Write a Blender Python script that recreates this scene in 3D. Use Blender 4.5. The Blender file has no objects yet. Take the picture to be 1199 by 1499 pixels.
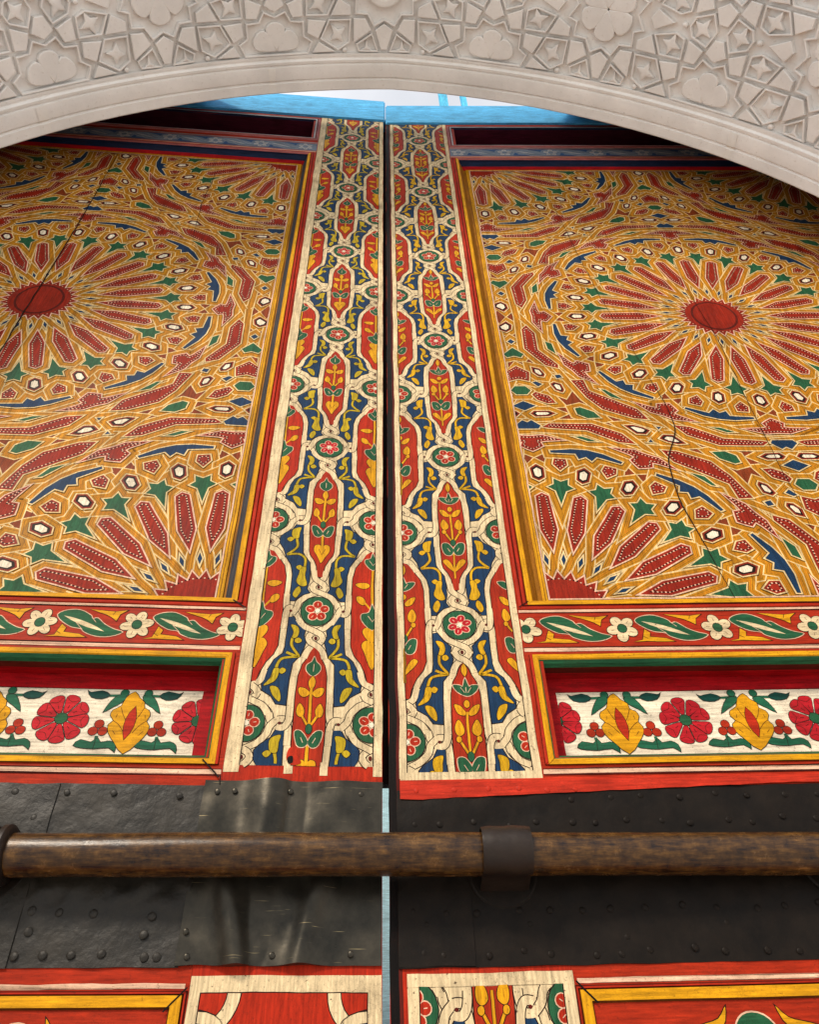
import bpy, bmesh, math, random
from mathutils import Vector, Matrix, noise
from mathutils.geometry import tessellate_polygon
random.seed(7)
SC = bpy.context.scene
COL = SC.collection
# ------------------------------------------------------------------ camera
D = 1.8
RX = Vector((0.99877039, -0.01439746, -0.04743852))
RY = Vector((-0.0438698, -0.70235798, -0.71047077))
RZ = Vector((-0.02308984, 0.71167829, -0.70212597))
CAMP = Vector((-0.05395514, -1.8, 1.6))
cd = bpy.data.cameras.new('camera'); cam = bpy.data.objects.new('camera', cd); COL.objects.link(cam)
cam.matrix_world = Matrix(((RX[0], RX[1], RX[2], CAMP[0]), (RY[0], RY[1], RY[2], CAMP[1]), (RZ[0], RZ[1], RZ[2], CAMP[2]), (0, 0, 0, 1)))
cd.sensor_fit = 'VERTICAL'; cd.sensor_height = 24.0; cd.lens = 1154.0 / 1499.0 * 24.0
cd.clip_start = 0.02; cd.clip_end = 400
SC.camera = cam
# ------------------------------------------------------------------ light
SUN_EL, SUN_AZ = 40.0, 30.0          # azimuth: degrees left of straight behind the viewer
w = bpy.data.worlds.new('World'); SC.world = w; w.use_nodes = True
nt = w.node_tree; bg = nt.nodes['Background']
sky = nt.nodes.new('ShaderNodeTexSky'); sky.sky_type = 'NISHITA'; sky.sun_disc = False
sky.sun_elevation = math.radians(SUN_EL); sky.sun_rotation = math.radians(180 + SUN_AZ)
sky.air_density = 1.0; sky.dust_density = 1.0
tcw = nt.nodes.new('ShaderNodeTexCoord'); cn = nt.nodes.new('ShaderNodeTexNoise'); cn.inputs['Scale'].default_value = 1.7; cn.inputs['Detail'].default_value = 8
nt.links.new(tcw.outputs['Generated'], cn.inputs['Vector'])
cr = nt.nodes.new('ShaderNodeMapRange'); cr.inputs[1].default_value = .30; cr.inputs[2].default_value = .52; cr.inputs[3].default_value = .6; nt.links.new(cn.outputs['Fac'], cr.inputs[0])
cm = nt.nodes.new('ShaderNodeMix'); cm.data_type = 'RGBA'; nt.links.new(cr.outputs[0], cm.inputs[0]); nt.links.new(sky.outputs[0], cm.inputs[6]); cm.inputs[7].default_value = (11.5, 11.6, 12.0, 1)
nt.links.new(cm.outputs[2], bg.inputs[0]); bg.inputs[1].default_value = 0.07
sd = bpy.data.lights.new('sun', 'SUN'); sun = bpy.data.objects.new('sun', sd); COL.objects.link(sun)
sd.energy = 2.2; sd.angle = math.radians(12); sd.color = (1.0, 0.88, 0.73)
a = math.radians(SUN_AZ); e = math.radians(SUN_EL)
sdir = Vector((-math.sin(a) * math.cos(e), -math.cos(a) * math.cos(e), math.sin(e)))
sun.rotation_euler = (-sdir).to_track_quat('-Z', 'Y').to_euler(); sun.location = (-2, -6, 8)
SC.view_settings.view_transform = 'Standard'; SC.view_settings.look = 'None'
SC.view_settings.gamma = 1.0; SC.view_settings.exposure = 0.52
# ------------------------------------------------------------------ helpers
def lin(c):
    return tuple(((v / 255.0) / 12.92 if v / 255.0 <= 0.04045 else ((v / 255.0 + 0.055) / 1.055) ** 2.4) for v in c)

MATS = {}
def paint(name, rgb, axis='Z', chips=0.5, rough=0.5, var=0.42, dirt=(40, 22, 12), grain=1.0, bump=0.25):
    """Old hand-laid paint on wood: brush streaks along the grain, grime, little losses."""
    key = (name, axis)
    if key in MATS: return MATS[key]
    m = bpy.data.materials.new(name); m.use_nodes = True
    n = m.node_tree.nodes; l = m.node_tree.links
    b = n['Principled BSDF']
    tc = n.new('ShaderNodeTexCoord')
    mp = n.new('ShaderNodeMapping'); l.new(tc.outputs['Object'], mp.inputs[0])
    mp.inputs['Scale'].default_value = (95, 95, 7) if axis == 'Z' else (7, 95, 95)
    g = n.new('ShaderNodeTexNoise'); g.inputs['Scale'].default_value = 1.6; g.inputs['Detail'].default_value = 5; g.inputs['Roughness'].default_value = .65
    l.new(mp.outputs[0], g.inputs['Vector'])
    big = n.new('ShaderNodeTexNoise'); big.inputs['Scale'].default_value = 9; big.inputs['Detail'].default_value = 6; l.new(tc.outputs['Object'], big.inputs['Vector'])
    sp = n.new('ShaderNodeTexNoise'); sp.inputs['Scale'].default_value = 120; sp.inputs['Detail'].default_value = 4; sp.inputs['Roughness'].default_value = .7; l.new(tc.outputs['Object'], sp.inputs['Vector'])
    # value variation
    mr = n.new('ShaderNodeMapRange'); mr.inputs[1].default_value = .3; mr.inputs[2].default_value = .7
    mr.inputs[3].default_value = 1 - var; mr.inputs[4].default_value = 1 + var * .55; l.new(g.outputs['Fac'], mr.inputs[0])
    mr2 = n.new('ShaderNodeMapRange'); mr2.inputs[1].default_value = .3; mr2.inputs[2].default_value = .7
    mr2.inputs[3].default_value = 1 - var * .6; mr2.inputs[4].default_value = 1 + var * .5; l.new(big.outputs['Fac'], mr2.inputs[0])
    mu = n.new('ShaderNodeMath'); mu.operation = 'MULTIPLY'; l.new(mr.outputs[0], mu.inputs[0]); l.new(mr2.outputs[0], mu.inputs[1])
    gm = n.new('ShaderNodeMapping'); gm.inputs['Scale'].default_value = (16, 16, 2.2) if axis == 'Z' else (3, 16, 16); l.new(tc.outputs['Object'], gm.inputs[0])
    gn = n.new('ShaderNodeTexNoise'); gn.inputs['Scale'].default_value = 1.5; gn.inputs['Detail'].default_value = 9; gn.inputs['Roughness'].default_value = .9; l.new(gm.outputs[0], gn.inputs['Vector'])
    gr = n.new('ShaderNodeMapRange'); gr.inputs[1].default_value = .36; gr.inputs[2].default_value = .62; gr.inputs[3].default_value = 1.06; gr.inputs[4].default_value = .66; l.new(gn.outputs['Fac'], gr.inputs[0])
    mu2 = n.new('ShaderNodeMath'); mu2.operation = 'MULTIPLY'; l.new(mu.outputs[0], mu2.inputs[0]); l.new(gr.outputs[0], mu2.inputs[1]); mu = mu2
    vm = n.new('ShaderNodeVectorMath'); vm.operation = 'SCALE'; vm.inputs[0].default_value = lin(rgb); l.new(mu.outputs[0], vm.inputs['Scale'])
    # losses and grime
    r1 = n.new('ShaderNodeMapRange'); r1.inputs[1].default_value = .60; r1.inputs[2].default_value = .70; r1.inputs[4].default_value = chips; l.new(sp.outputs['Fac'], r1.inputs[0])
    r2 = n.new('ShaderNodeMapRange'); r2.inputs[1].default_value = .52; r2.inputs[2].default_value = .78; r2.inputs[4].default_value = .55 * chips + .1; l.new(big.outputs['Fac'], r2.inputs[0])
    ad = n.new('ShaderNodeMath'); ad.operation = 'MAXIMUM'; l.new(r1.outputs[0], ad.inputs[0]); l.new(r2.outputs[0], ad.inputs[1])
    mx = n.new('ShaderNodeMix'); mx.data_type = 'RGBA'; l.new(ad.outputs[0], mx.inputs[0]); l.new(vm.outputs[0], mx.inputs[6]); mx.inputs[7].default_value = (*lin(dirt), 1)
    vo = n.new('ShaderNodeTexVoronoi'); vo.feature = 'DISTANCE_TO_EDGE'; vo.inputs['Scale'].default_value = 1.0
    mp2 = n.new('ShaderNodeMapping'); mp2.inputs['Scale'].default_value = (150, 150, 55) if axis == 'Z' else (55, 150, 150)
    wv = n.new('ShaderNodeVectorMath'); wv.operation = 'MULTIPLY_ADD'; wv.inputs[1].default_value = (.02, .02, .02); l.new(sp.outputs['Color'], wv.inputs[0]); l.new(tc.outputs['Object'], wv.inputs[2])
    l.new(wv.outputs[0], mp2.inputs[0]); l.new(mp2.outputs[0], vo.inputs['Vector'])
    ck = n.new('ShaderNodeMapRange'); ck.inputs[1].default_value = .0; ck.inputs[2].default_value = .07; ck.inputs[3].default_value = .42; ck.inputs[4].default_value = 0; l.new(vo.outputs['Distance'], ck.inputs[0])
    cg = n.new('ShaderNodeMapRange'); cg.inputs[1].default_value = .42; cg.inputs[2].default_value = .62; l.new(big.outputs['Fac'], cg.inputs[0])
    cq = n.new('ShaderNodeMath'); cq.operation = 'MULTIPLY'; l.new(ck.outputs[0], cq.inputs[0]); l.new(cg.outputs[0], cq.inputs[1])
    mxc = n.new('ShaderNodeMix'); mxc.data_type = 'RGBA'; l.new(cq.outputs[0], mxc.inputs[0]); l.new(mx.outputs[2], mxc.inputs[6]); mxc.inputs[7].default_value = (*lin(dirt), 1); mx = mxc
    l.new(mx.outputs[2], b.inputs['Base Color'])
    rr = n.new('ShaderNodeMapRange'); rr.inputs[3].default_value = rough - .12; rr.inputs[4].default_value = rough + .2; l.new(big.outputs['Fac'], rr.inputs[0]); l.new(rr.outputs[0], b.inputs['Roughness'])
    b.inputs['Specular IOR Level'].default_value = .08
    bp = n.new('ShaderNodeBump'); bp.inputs['Strength'].default_value = bump; bp.inputs['Distance'].default_value = .002 * grain
    s2 = n.new('ShaderNodeMath'); s2.operation = 'SUBTRACT'; l.new(g.outputs['Fac'], s2.inputs[0]); l.new(r1.outputs[0], s2.inputs[1])
    l.new(s2.outputs[0], bp.inputs['Height']); l.new(bp.outputs[0], b.inputs['Normal'])
    MATS[key] = m
    return m

PAL = dict(
    red=(172, 46, 20), bright=(180, 44, 20), brick=(140, 42, 22), maroon=(92, 26, 18), crimson=(170, 14, 22), rose=(190, 30, 40), panelred=(150, 38, 20), under=(136, 58, 24),
    blue=(24, 56, 88), navy=(20, 34, 62), grey=(72, 76, 84), green=(38, 92, 60), deep=(16, 66, 58), leafg=(34, 100, 72),
    yellow=(222, 158, 22), ochre=(168, 108, 26), strap=(198, 134, 24), edge=(236, 206, 148), leaf=(214, 164, 24), olive=(192, 164, 32), cream=(232, 208, 164), pinkw=(240, 196, 164),
    white=(246, 232, 204), dark=(34, 18, 12), black=(14, 9, 8), line=(98, 52, 16), rust=(186, 92, 22), mortar=(96, 48, 30), cyan=(92, 186, 236), plum=(72, 16, 34),
    faded=(118, 132, 150), facw=(176, 176, 176), blush=(170, 96, 92), duskb=(48, 84, 130))
CH = dict(strap=.55, cream=.95, white=.6, dark=.1, line=.2, blue=.35, ochre=.5, cyan=.5, pinkw=.6)
def pm(key, axis='Z'):
    return paint('paint_' + key, PAL[key], axis, CH.get(key, .45))

def empty(name, loc=(0, 0, 0), rz=0.0, label=None, cat=None, group=None, kind=None):
    o = bpy.data.objects.new(name, None); COL.objects.link(o); o.location = loc; o.rotation_euler = (0, 0, rz)
    o.empty_display_size = .1
    tag(o, label, cat, group, kind); return o
def tag(o, label=None, cat=None, group=None, kind=None):
    if label: o['label'] = label
    if cat: o['category'] = cat
    if group: o['group'] = group
    if kind: o['kind'] = kind
    return o
def mesh(name, verts, faces, mats, parent=None, idx=None, smooth=False):
    me = bpy.data.meshes.new(name); me.from_pydata(verts, [], faces)
    for m in (mats if isinstance(mats, (list, tuple)) else [mats]): me.materials.append(m)
    if idx: me.polygons.foreach_set('material_index', idx)
    if smooth: me.polygons.foreach_set('use_smooth', [True] * len(me.polygons))
    me.update()
    o = bpy.data.objects.new(name, me); COL.objects.link(o); o.parent = parent
    return o
def boxv(x0, x1, y0, y1, z0, z1):
    v = [(x, y, z) for x in (x0, x1) for y in (y0, y1) for z in (z0, z1)]
    f = [(0, 1, 3, 2), (4, 6, 7, 5), (0, 4, 5, 1), (2, 3, 7, 6), (0, 2, 6, 4), (1, 5, 7, 3)]
    return v, f
def box(name, x0, x1, y0, y1, z0, z1, mat, parent=None, bevel=0.0):
    x0, x1 = min(x0, x1), max(x0, x1)
    bm = bmesh.new(); v, f = boxv(x0, x1, y0, y1, z0, z1)
    bv = [bm.verts.new(p) for p in v]
    for q in f: bm.faces.new([bv[i] for i in q])
    if bevel: bmesh.ops.bevel(bm, geom=bm.edges[:], offset=bevel, segments=2, affect='EDGES')
    bmesh.ops.recalc_face_normals(bm, faces=bm.faces)
    me = bpy.data.meshes.new(name); bm.to_mesh(me); bm.free(); me.materials.append(mat)
    o = bpy.data.objects.new(name, me); COL.objects.link(o); o.parent = parent
    return o

# 2-D tools ---------------------------------------------------------------
def area(p): return .5 * sum(p[i][0] * p[(i + 1) % len(p)][1] - p[(i + 1) % len(p)][0] * p[i][1] for i in range(len(p)))
def ccw(p): return list(p) if area(p) > 0 else list(reversed(p))
def offset(p, d):
    n = len(p); out = []
    for i in range(n):
        a, b, c = p[i - 1], p[i], p[(i + 1) % n]
        e1 = (b[0] - a[0], b[1] - a[1]); e2 = (c[0] - b[0], c[1] - b[1])
        l1 = math.hypot(*e1) or 1e-9; l2 = math.hypot(*e2) or 1e-9
        n1 = (e1[1] / l1, -e1[0] / l1); n2 = (e2[1] / l2, -e2[0] / l2)
        m = (n1[0] + n2[0], n1[1] + n2[1]); k = m[0] * m[0] + m[1] * m[1]
        if k < .25: k = max(k, .25)
        s = 2 * d / k
        out.append((b[0] + m[0] * s, b[1] + m[1] * s))
    return out
def subdiv(p, step=.014, closed=True):
    out = []; n = len(p)
    for i in range(n if closed else n - 1):
        a, b = p[i], p[(i + 1) % n]; L = math.hypot(b[0] - a[0], b[1] - a[1]); k = max(1, int(L / step))
        for j in range(k): out.append((a[0] + (b[0] - a[0]) * j / k, a[1] + (b[1] - a[1]) * j / k))
    if not closed: out.append(p[-1])
    return out
def spline(p, closed=True, k=4):
    out = []; n = len(p)
    rng = range(n) if closed else range(n - 1)
    for i in rng:
        if closed: p0, p1, p2, p3 = p[i - 1], p[i], p[(i + 1) % n], p[(i + 2) % n]
        else: p0, p1, p2, p3 = p[max(i - 1, 0)], p[i], p[i + 1], p[min(i + 2, n - 1)]
        for j in range(k):
            t = j / k
            out.append(tuple(.5 * (2 * p1[c] + (p2[c] - p0[c]) * t + (2 * p0[c] - 5 * p1[c] + 4 * p2[c] - p3[c]) * t * t + (3 * p1[c] - p0[c] - 3 * p2[c] + p3[c]) * t ** 3) for c in (0, 1)))
    if not closed: out.append(p[-1])
    return out
def clip(p, r):
    x0, x1, z0, z1 = r
    for ax, val, sg in ((0, x0, 1), (0, x1, -1), (1, z0, 1), (1, z1, -1)):
        if not p: return p
        out = []
        for i in range(len(p)):
            a, b = p[i - 1], p[i]; da = (a[ax] - val) * sg; db = (b[ax] - val) * sg
            if (da >= 0) != (db >= 0):
                t = da / (da - db); out.append((a[0] + (b[0] - a[0]) * t, a[1] + (b[1] - a[1]) * t))
            if db >= 0: out.append(b)
        p = out
    return p
def ellipse(cx, cy, rx, ry, n=14, rot=0.0):
    c, s = math.cos(rot), math.sin(rot)
    return [(cx + rx * math.cos(t) * c - ry * math.sin(t) * s, cy + rx * math.cos(t) * s + ry * math.sin(t) * c) for t in (2 * math.pi * i / n for i in range(n))]
def lens(x0, y0, x1, y1, w, n=5, bend=0.0):
    """leaf shape from one tip to the other"""
    dx, dy = x1 - x0, y1 - y0; L = math.hypot(dx, dy); ux, uy = dx / L, dy / L; px, py = -uy, ux
    up = []; dn = []
    for i in range(n + 1):
        t = i / n; h = w * .5 * math.sin(math.pi * t) ** .8 if 0 < t < 1 else 0; bb = bend * math.sin(math.pi * t)
        up.append((x0 + dx * t + px * (h + bb), y0 + dy * t + py * (h + bb)))
        if 0 < t < 1: dn.append((x0 + dx * t + px * (-h + bb), y0 + dy * t + py * (-h + bb)))
    return up + dn[::-1]

LAY = .00028
class Canvas:
    """Layers of hand-painted shapes lying on a board (x along the leaf, z up)."""
    def __init__(s, dep, rect, amp=.0011, base=0):
        s.dep = dep; s.rect = rect; s.v = []; s.f = []; s.m = []; s.keys = []; s.amp = amp; s.base = base
    def k(s, key):
        if key not in s.keys: s.keys.append(key)
        return s.keys.index(key)
    def put(s, p, lay):
        q = Vector((p[0] * 9, p[1] * 9, 3.1 + s.dep)); q2 = q * 5.3
        a = noise.noise_vector(q); b = noise.noise_vector(q2)
        s.v.append((p[0] + (a.x * 1.6 + b.x * .55) * s.amp, s.dep - (lay + s.base) * LAY, p[1] + (a.z * 1.6 + b.z * .55) * s.amp))
        return len(s.v) - 1
    def fill(s, p, key, lay, step=.014):
        p = clip(p, s.rect)
        if len(p) < 3 or abs(area(p)) < 1e-7: return
        p = subdiv(ccw(p), step)
        ids = [s.put(q, lay) for q in p]
        for t in tessellate_polygon([[Vector((q[0], q[1], 0)) for q in p]]):
            t = [ids[i] for i in t]
            a, b, c = (s.v[i] for i in t)
            ar = (b[0] - a[0]) * (c[2] - a[2]) - (c[0] - a[0]) * (b[2] - a[2])
            s.f.append(t if ar > 0 else t[::-1]); s.m.append(s.k(key))
    def ring(s, p, d0, d1, key, lay, step=.014, clipit=True):
        if clipit: p = clip(p, s.rect)
        if len(p) < 3 or abs(area(p)) < 1e-7: return
        p = ccw(p)
        # subdivide after offsetting so corners stay crisp
        a = offset(p, d0); b = offset(p, d1); n = len(p)
        A = []; B = []
        for i in range(n):
            L = math.hypot(p[(i + 1) % n][0] - p[i][0], p[(i + 1) % n][1] - p[i][1]); kk = max(1, int(L / step))
            for j in range(kk):
                t = j / kk; i2 = (i + 1) % n
                A.append((a[i][0] * (1 - t) + a[i2][0] * t, a[i][1] * (1 - t) + a[i2][1] * t)); B.append((b[i][0] * (1 - t) + b[i2][0] * t, b[i][1] * (1 - t) + b[i2][1] * t))
        x0, x1, z0, z1 = s.rect
        cl = lambda q: (min(max(q[0], x0), x1), min(max(q[1], z0), z1))
        ia = [s.put(cl(q), lay) for q in A]; ib = [s.put(cl(q), lay) for q in B]
        for i in range(len(A)):
            j = (i + 1) % len(A); s.f.append((ia[i], ia[j], ib[j], ib[i])); s.m.append(s.k(key))
    def stroke(s, p, w, key, lay, taper=False, step=.01):
        p = subdiv(p, step, False)
        if len(p) < 2: return
        L = []; R = []
        x0, x1, z0, z1 = s.rect
        for i, q in enumerate(p):
            if not (x0 - 1e-6 <= q[0] <= x1 + 1e-6 and z0 - 1e-6 <= q[1] <= z1 + 1e-6):
                L.append(None); R.append(None); continue
            a = p[max(i - 1, 0)]; b = p[min(i + 1, len(p) - 1)]; dx, dy = b[0] - a[0], b[1] - a[1]; l = math.hypot(dx, dy) or 1e-9
            ww = w * .5 * ((.35 + .65 * math.sin(math.pi * min(1, max(0, i / (len(p) - 1))))) if taper else 1)
            L.append(s.put((q[0] - dy / l * ww, q[1] + dx / l * ww), lay)); R.append(s.put((q[0] + dy / l * ww, q[1] - dx / l * ww), lay))
        for i in range(len(p) - 1):
            if L[i] is not None and L[i + 1] is not None:
                s.f.append((L[i], R[i], R[i + 1], L[i + 1])); s.m.append(s.k(key))
    def shape(s, p, key, lay, out='dark', ow=.0016, vein=None):
        """a painted motif piece with its brush outline"""
        s.ring(p, -.0002, ow, out, lay - .5 if lay else lay); s.fill(p, key, lay)
    def obj(s, name, parent, axis='Z'):
        if not s.f: return None
        return mesh(name, s.v, s.f, [pm(k, axis) for k in s.keys], parent, s.m)

# ------------------------------------------------------------------ the two leaves
LA = math.radians(1.95)
leafR = empty('door_leaf', (0, 0, 0), -LA, 'tall painted wooden door leaf on the right, its star rosette centred under the long crack', 'door')
leafL = empty('door_leaf', (0, 0, 0), LA, 'tall painted wooden door leaf on the left, with the crumpled shiny iron sheet', 'door')
ZTOP = {1: 7.075, -1: 7.15}

# traced families of the star panel (metres from the panel's centre, board depth .05)
Q = 1.028
MID = [
 ('R', [(-.840, -.099), (-.818, -.069), (-.790, -.132), (-.792, -.250), (-.727, -.356), (-.730, -.378), (-.778, -.357), (-.846, -.242)]),
 ('R', [(-.694, -.458), (-.646, -.456), (-.636, -.526), (-.478, -.638), (-.450, -.700), (-.503, -.693), (-.606, -.638), (-.652, -.568)]),
 ('R', [(-.843, -.739), (-.817, -.719), (-.663, -.723), (-.563, -.780), (-.527, -.836), (-.585, -.826), (-.687, -.760), (-.821, -.745)]),
 ('G', [(-.933, -.520), (-.915, -.494), (-.875, -.494), (-.857, -.520), (-.875, -.546), (-.915, -.546)]),
 ('R', [(-.856, -.547), (-.841, -.530), (-.793, -.555), (-.773, -.598), (-.804, -.601), (-.839, -.580)]),
 ('B', [(-.940, -.615), (-.895, -.587), (-.850, -.615), (-.895, -.643)]),
 ('H', [(-.876, -.661), (-.861, -.645), (-.806, -.645), (-.783, -.661), (-.811, -.678), (-.860, -.680)]),
 ('B', [(-.942, -.731), (-.912, -.700), (-.895, -.712), (-.878, -.700), (-.848, -.731), (-.858, -.748), (-.932, -.748)]),
 ('G', [(-.709, -.633), (-.688, -.626), (-.642, -.654), (-.623, -.688), (-.670, -.691), (-.704, -.667)]),
 ('G', [(-.740, -.794), (-.713, -.793), (-.660, -.822), (-.694, -.820)]),
 ('H', [(-.777, -.480), (-.761, -.467), (-.735, -.481), (-.729, -.520), (-.738, -.536), (-.763, -.520)]),
 ('H', [(-.942, -.077), (-.899, -.038), (-.878, -.066), (-.883, -.100), (-.905, -.121), (-.933, -.104)]),
 ('G', [(-.935, -.280), (-.895, -.235), (-.855, -.280), (-.868, -.303), (-.895, -.292), (-.922, -.303)]),
 ('B', [(-.910, -.190), (-.895, -.172), (-.880, -.190), (-.895, -.208)]),
 ('R', [(-.942, -.404), (-.895, -.362), (-.848, -.404), (-.855, -.462), (-.895, -.447), (-.935, -.462)]),
 ('H', [(-.836, -.367), (-.804, -.379), (-.788, -.418), (-.795, -.434), (-.816, -.430), (-.835, -.405)]),
 ('B', [(-.845, -.470), (-.830, -.463), (-.808, -.480), (-.825, -.496)]),
 ('B', [(-.752, -.425), (-.731, -.420), (-.724, -.439), (-.746, -.446)]),
 ('G', [(-.756, -.191), (-.731, -.207), (-.724, -.278), (-.752, -.243)]),
 ('G', [(-.590, -.516), (-.574, -.520), (-.517, -.583), (-.562, -.563)]),
 ('H', [(-.548, -.733), (-.516, -.730), (-.481, -.744), (-.458, -.762), (-.478, -.784), (-.512, -.781)]),
 ('B', [(-.433, -.740), (-.415, -.744), (-.426, -.758)]),
]
# long straps of the interlace that run on past the pieces they border
LONG = [[(-.818, -.069), (-.790, -.132), (-.792, -.250), (-.727, -.356)], [(-.840, -.099), (-.846, -.242), (-.778, -.357), (-.735, -.385)],
        [(-.646, -.456), (-.636, -.526), (-.478, -.638)], [(-.694, -.458), (-.652, -.568), (-.606, -.638), (-.503, -.693)],
        [(-.817, -.719), (-.663, -.723), (-.563, -.780), (-.527, -.836)], [(-.821, -.745), (-.687, -.760), (-.585, -.826)]]
SIDE = [1, -1, 1, -1, 1, -1]
def long_straps():
    out = []
    for li, (p, sd) in enumerate(zip(LONG, SIDE)):
        n = len(p); q = []
        for i in range(n):
            a, b, c = p[max(i - 1, 0)], p[i], p[min(i + 1, n - 1)]
            d = (c[0] - a[0], c[1] - a[1]); l = math.hypot(*d); q.append((b[0] - d[1] / l * .0132 * sd, b[1] + d[0] / l * .0132 * sd))
        for e0, e1, at in ((0, 1, 0), (-1, -2, n)):
            d = (q[e0][0] - q[e1][0], q[e0][1] - q[e1][1]); l = math.hypot(*d); x = (q[e0][0] + d[0] / l * .115, q[e0][1] + d[1] / l * .115)
            if at == 0: q[0] = x
            else: q[-1] = x
        for rot in (0, 1):
            r = [(-.895 - x, -1.57 - y) for x, y in q] if rot else q
            for sx in (1, -1):
                for sy in (1, -1):
                    out.append([(x * sx, y * sy) for x, y in r])
                    if min(abs(x) for x, y in r) < .2: pass
    return out
def spoke_straps(c):
    out = []
    for k in range(24):
        for d in (1, -1):
            P_ = lambda r, a: pol(r, 15 * k + d * a, *c)
            out.append([P_(.488, 3.6), P_(.325, 7.0), P_(.214, 0.2), P_(.134, -7.2)])
    return out
def mirror_set():
    cells = []
    for k, p in MID:
        for rot in (0, 1):
            q = [(-.895 - x, -1.57 - y) for x, y in p] if rot else p
            for sx in (1, -1):
                for sy in (1, -1):
                    cells.append((k, [(x * sx, y * sy) for x, y in q]))
            # across the side and end mirrors, for the little that still shows
            q2 = [(-1.79 - x, y) for x, y in q]
            for sx in (1, -1):
                for sy in (1, -1): cells.append((k, [(x * sx, y * sy) for x, y in q2]))
    seen = []; out = []
    for k, p in cells:
        c = (sum(x for x, y in p) / len(p), sum(y for x, y in p) / len(p))
        if any(abs(c[0] - s[0]) + abs(c[1] - s[1]) < .03 for s in seen): continue
        seen.append(c); out.append((k, p))
    return out
def pol(r, deg, cx=0, cy=0): return (cx + r * math.cos(math.radians(deg)), cy + r * math.sin(math.radians(deg)))
def symp(pts, base, c):
    """pts: (radius, +angle) down one side; mirrored about the spoke"""
    a = [pol(r, base + d, *c) for r, d in pts]; b = [pol(r, base - d, *c) for r, d in pts if d > 1e-6]
    return a + b[::-1]
PET = [(.490, 0), (.476, 2.55), (.325, 4.7), (.236, 0)]
STAR = [(.549, 0), (.562, 2.5), (.535, 2.5), (.521, 4.7), (.503, 1.9), (.440, 0)]
HEX = [(.632, 0), (.612, 2.25), (.566, 2.15), (.550, 0)]
PENT = [(.604, 0), (.634, 2.2), (.664, 1.75)]
CROWN = [(.726, 0), (.721, 4.5), (.706, 10.2), (.694, 10.0), (.699, 3.0), (.672, 1.9), (.689, 0)]
TEE = [(.782, 0), (.787, 3.2), (.766, 8.8), (.756, 4.0), (.750, 2.4), (.728, 3.1), (.713, 1.6), (.700, 0)]
DIA = [(.224, 0), (.200, 2.0), (.176, 0)]
def ros_cells(c, full=True):
    out = []
    for k in range(24):
        A = 15 * k
        out.append(('P', symp(PET, A, c))); out.append(('S', symp(STAR, A + 7.5, c))); out.append(('H', symp(HEX, A, c)))
        out.append(('N', symp(PENT, A + 7.5, c))); out.append(('D', symp(DIA, A + 7.5, c)))
        if k % 2: out.append(('C', symp(CROWN, A, c)))
        else: out.append(('T', symp(TEE, A, c)))
    z = []
    for k in range(48): z.append(pol(.152 if k % 2 == 0 else .121, 7.5 * k, *c))
    out.append(('Z', z))
    return out
FILLC = dict(R='panelred', G='green', B='blue', H='brick', P='panelred', S='green', N='panelred', D='blue', C='blue', T='panelred', Z='panelred')
def scale_poly(p, f):
    cx = sum(q[0] for q in p) / len(p); cy = sum(q[1] for q in p) / len(p)
    return [(cx + (x - cx) * f, cy + (y - cy) * f) for x, y in p]
def dots(cv, p, lay, ins=.0105, gap=.0125):
    """rows of white dots joined by dark dashes, inside the red pieces"""
    q = offset(ccw(p), -ins)
    if area(q) < 2e-4: return
    if not clip(p, cv.rect): return
    n = len(q); L = [math.hypot(q[(i + 1) % n][0] - q[i][0], q[(i + 1) % n][1] - q[i][1]) for i in range(n)]
    T = sum(L); m = max(4, int(T / gap)); x0, x1, z0, z1 = cv.rect
    pts = []
    for j in range(2 * m):
        d = T * j / (2 * m); i = 0
        while d > L[i] and i < n - 1: d -= L[i]; i += 1
        t = d / (L[i] or 1); a, b = q[i], q[(i + 1) % n]; pt = (a[0] + (b[0] - a[0]) * t, a[1] + (b[1] - a[1]) * t)
        if not (x0 + .004 < pt[0] < x1 - .004 and z0 + .004 < pt[1] < z1 - .004): continue
        if j % 2 == 0:
            r = random.uniform(.0024, .0032); cv.fill(ellipse(pt[0], pt[1], r, r, 6), 'pinkw', lay + 1)
        else:
            an = math.atan2(b[1] - a[1], b[0] - a[0]); cv.fill(ellipse(pt[0], pt[1], .0048, .0026, 6, an), 'dark', lay)
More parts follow.
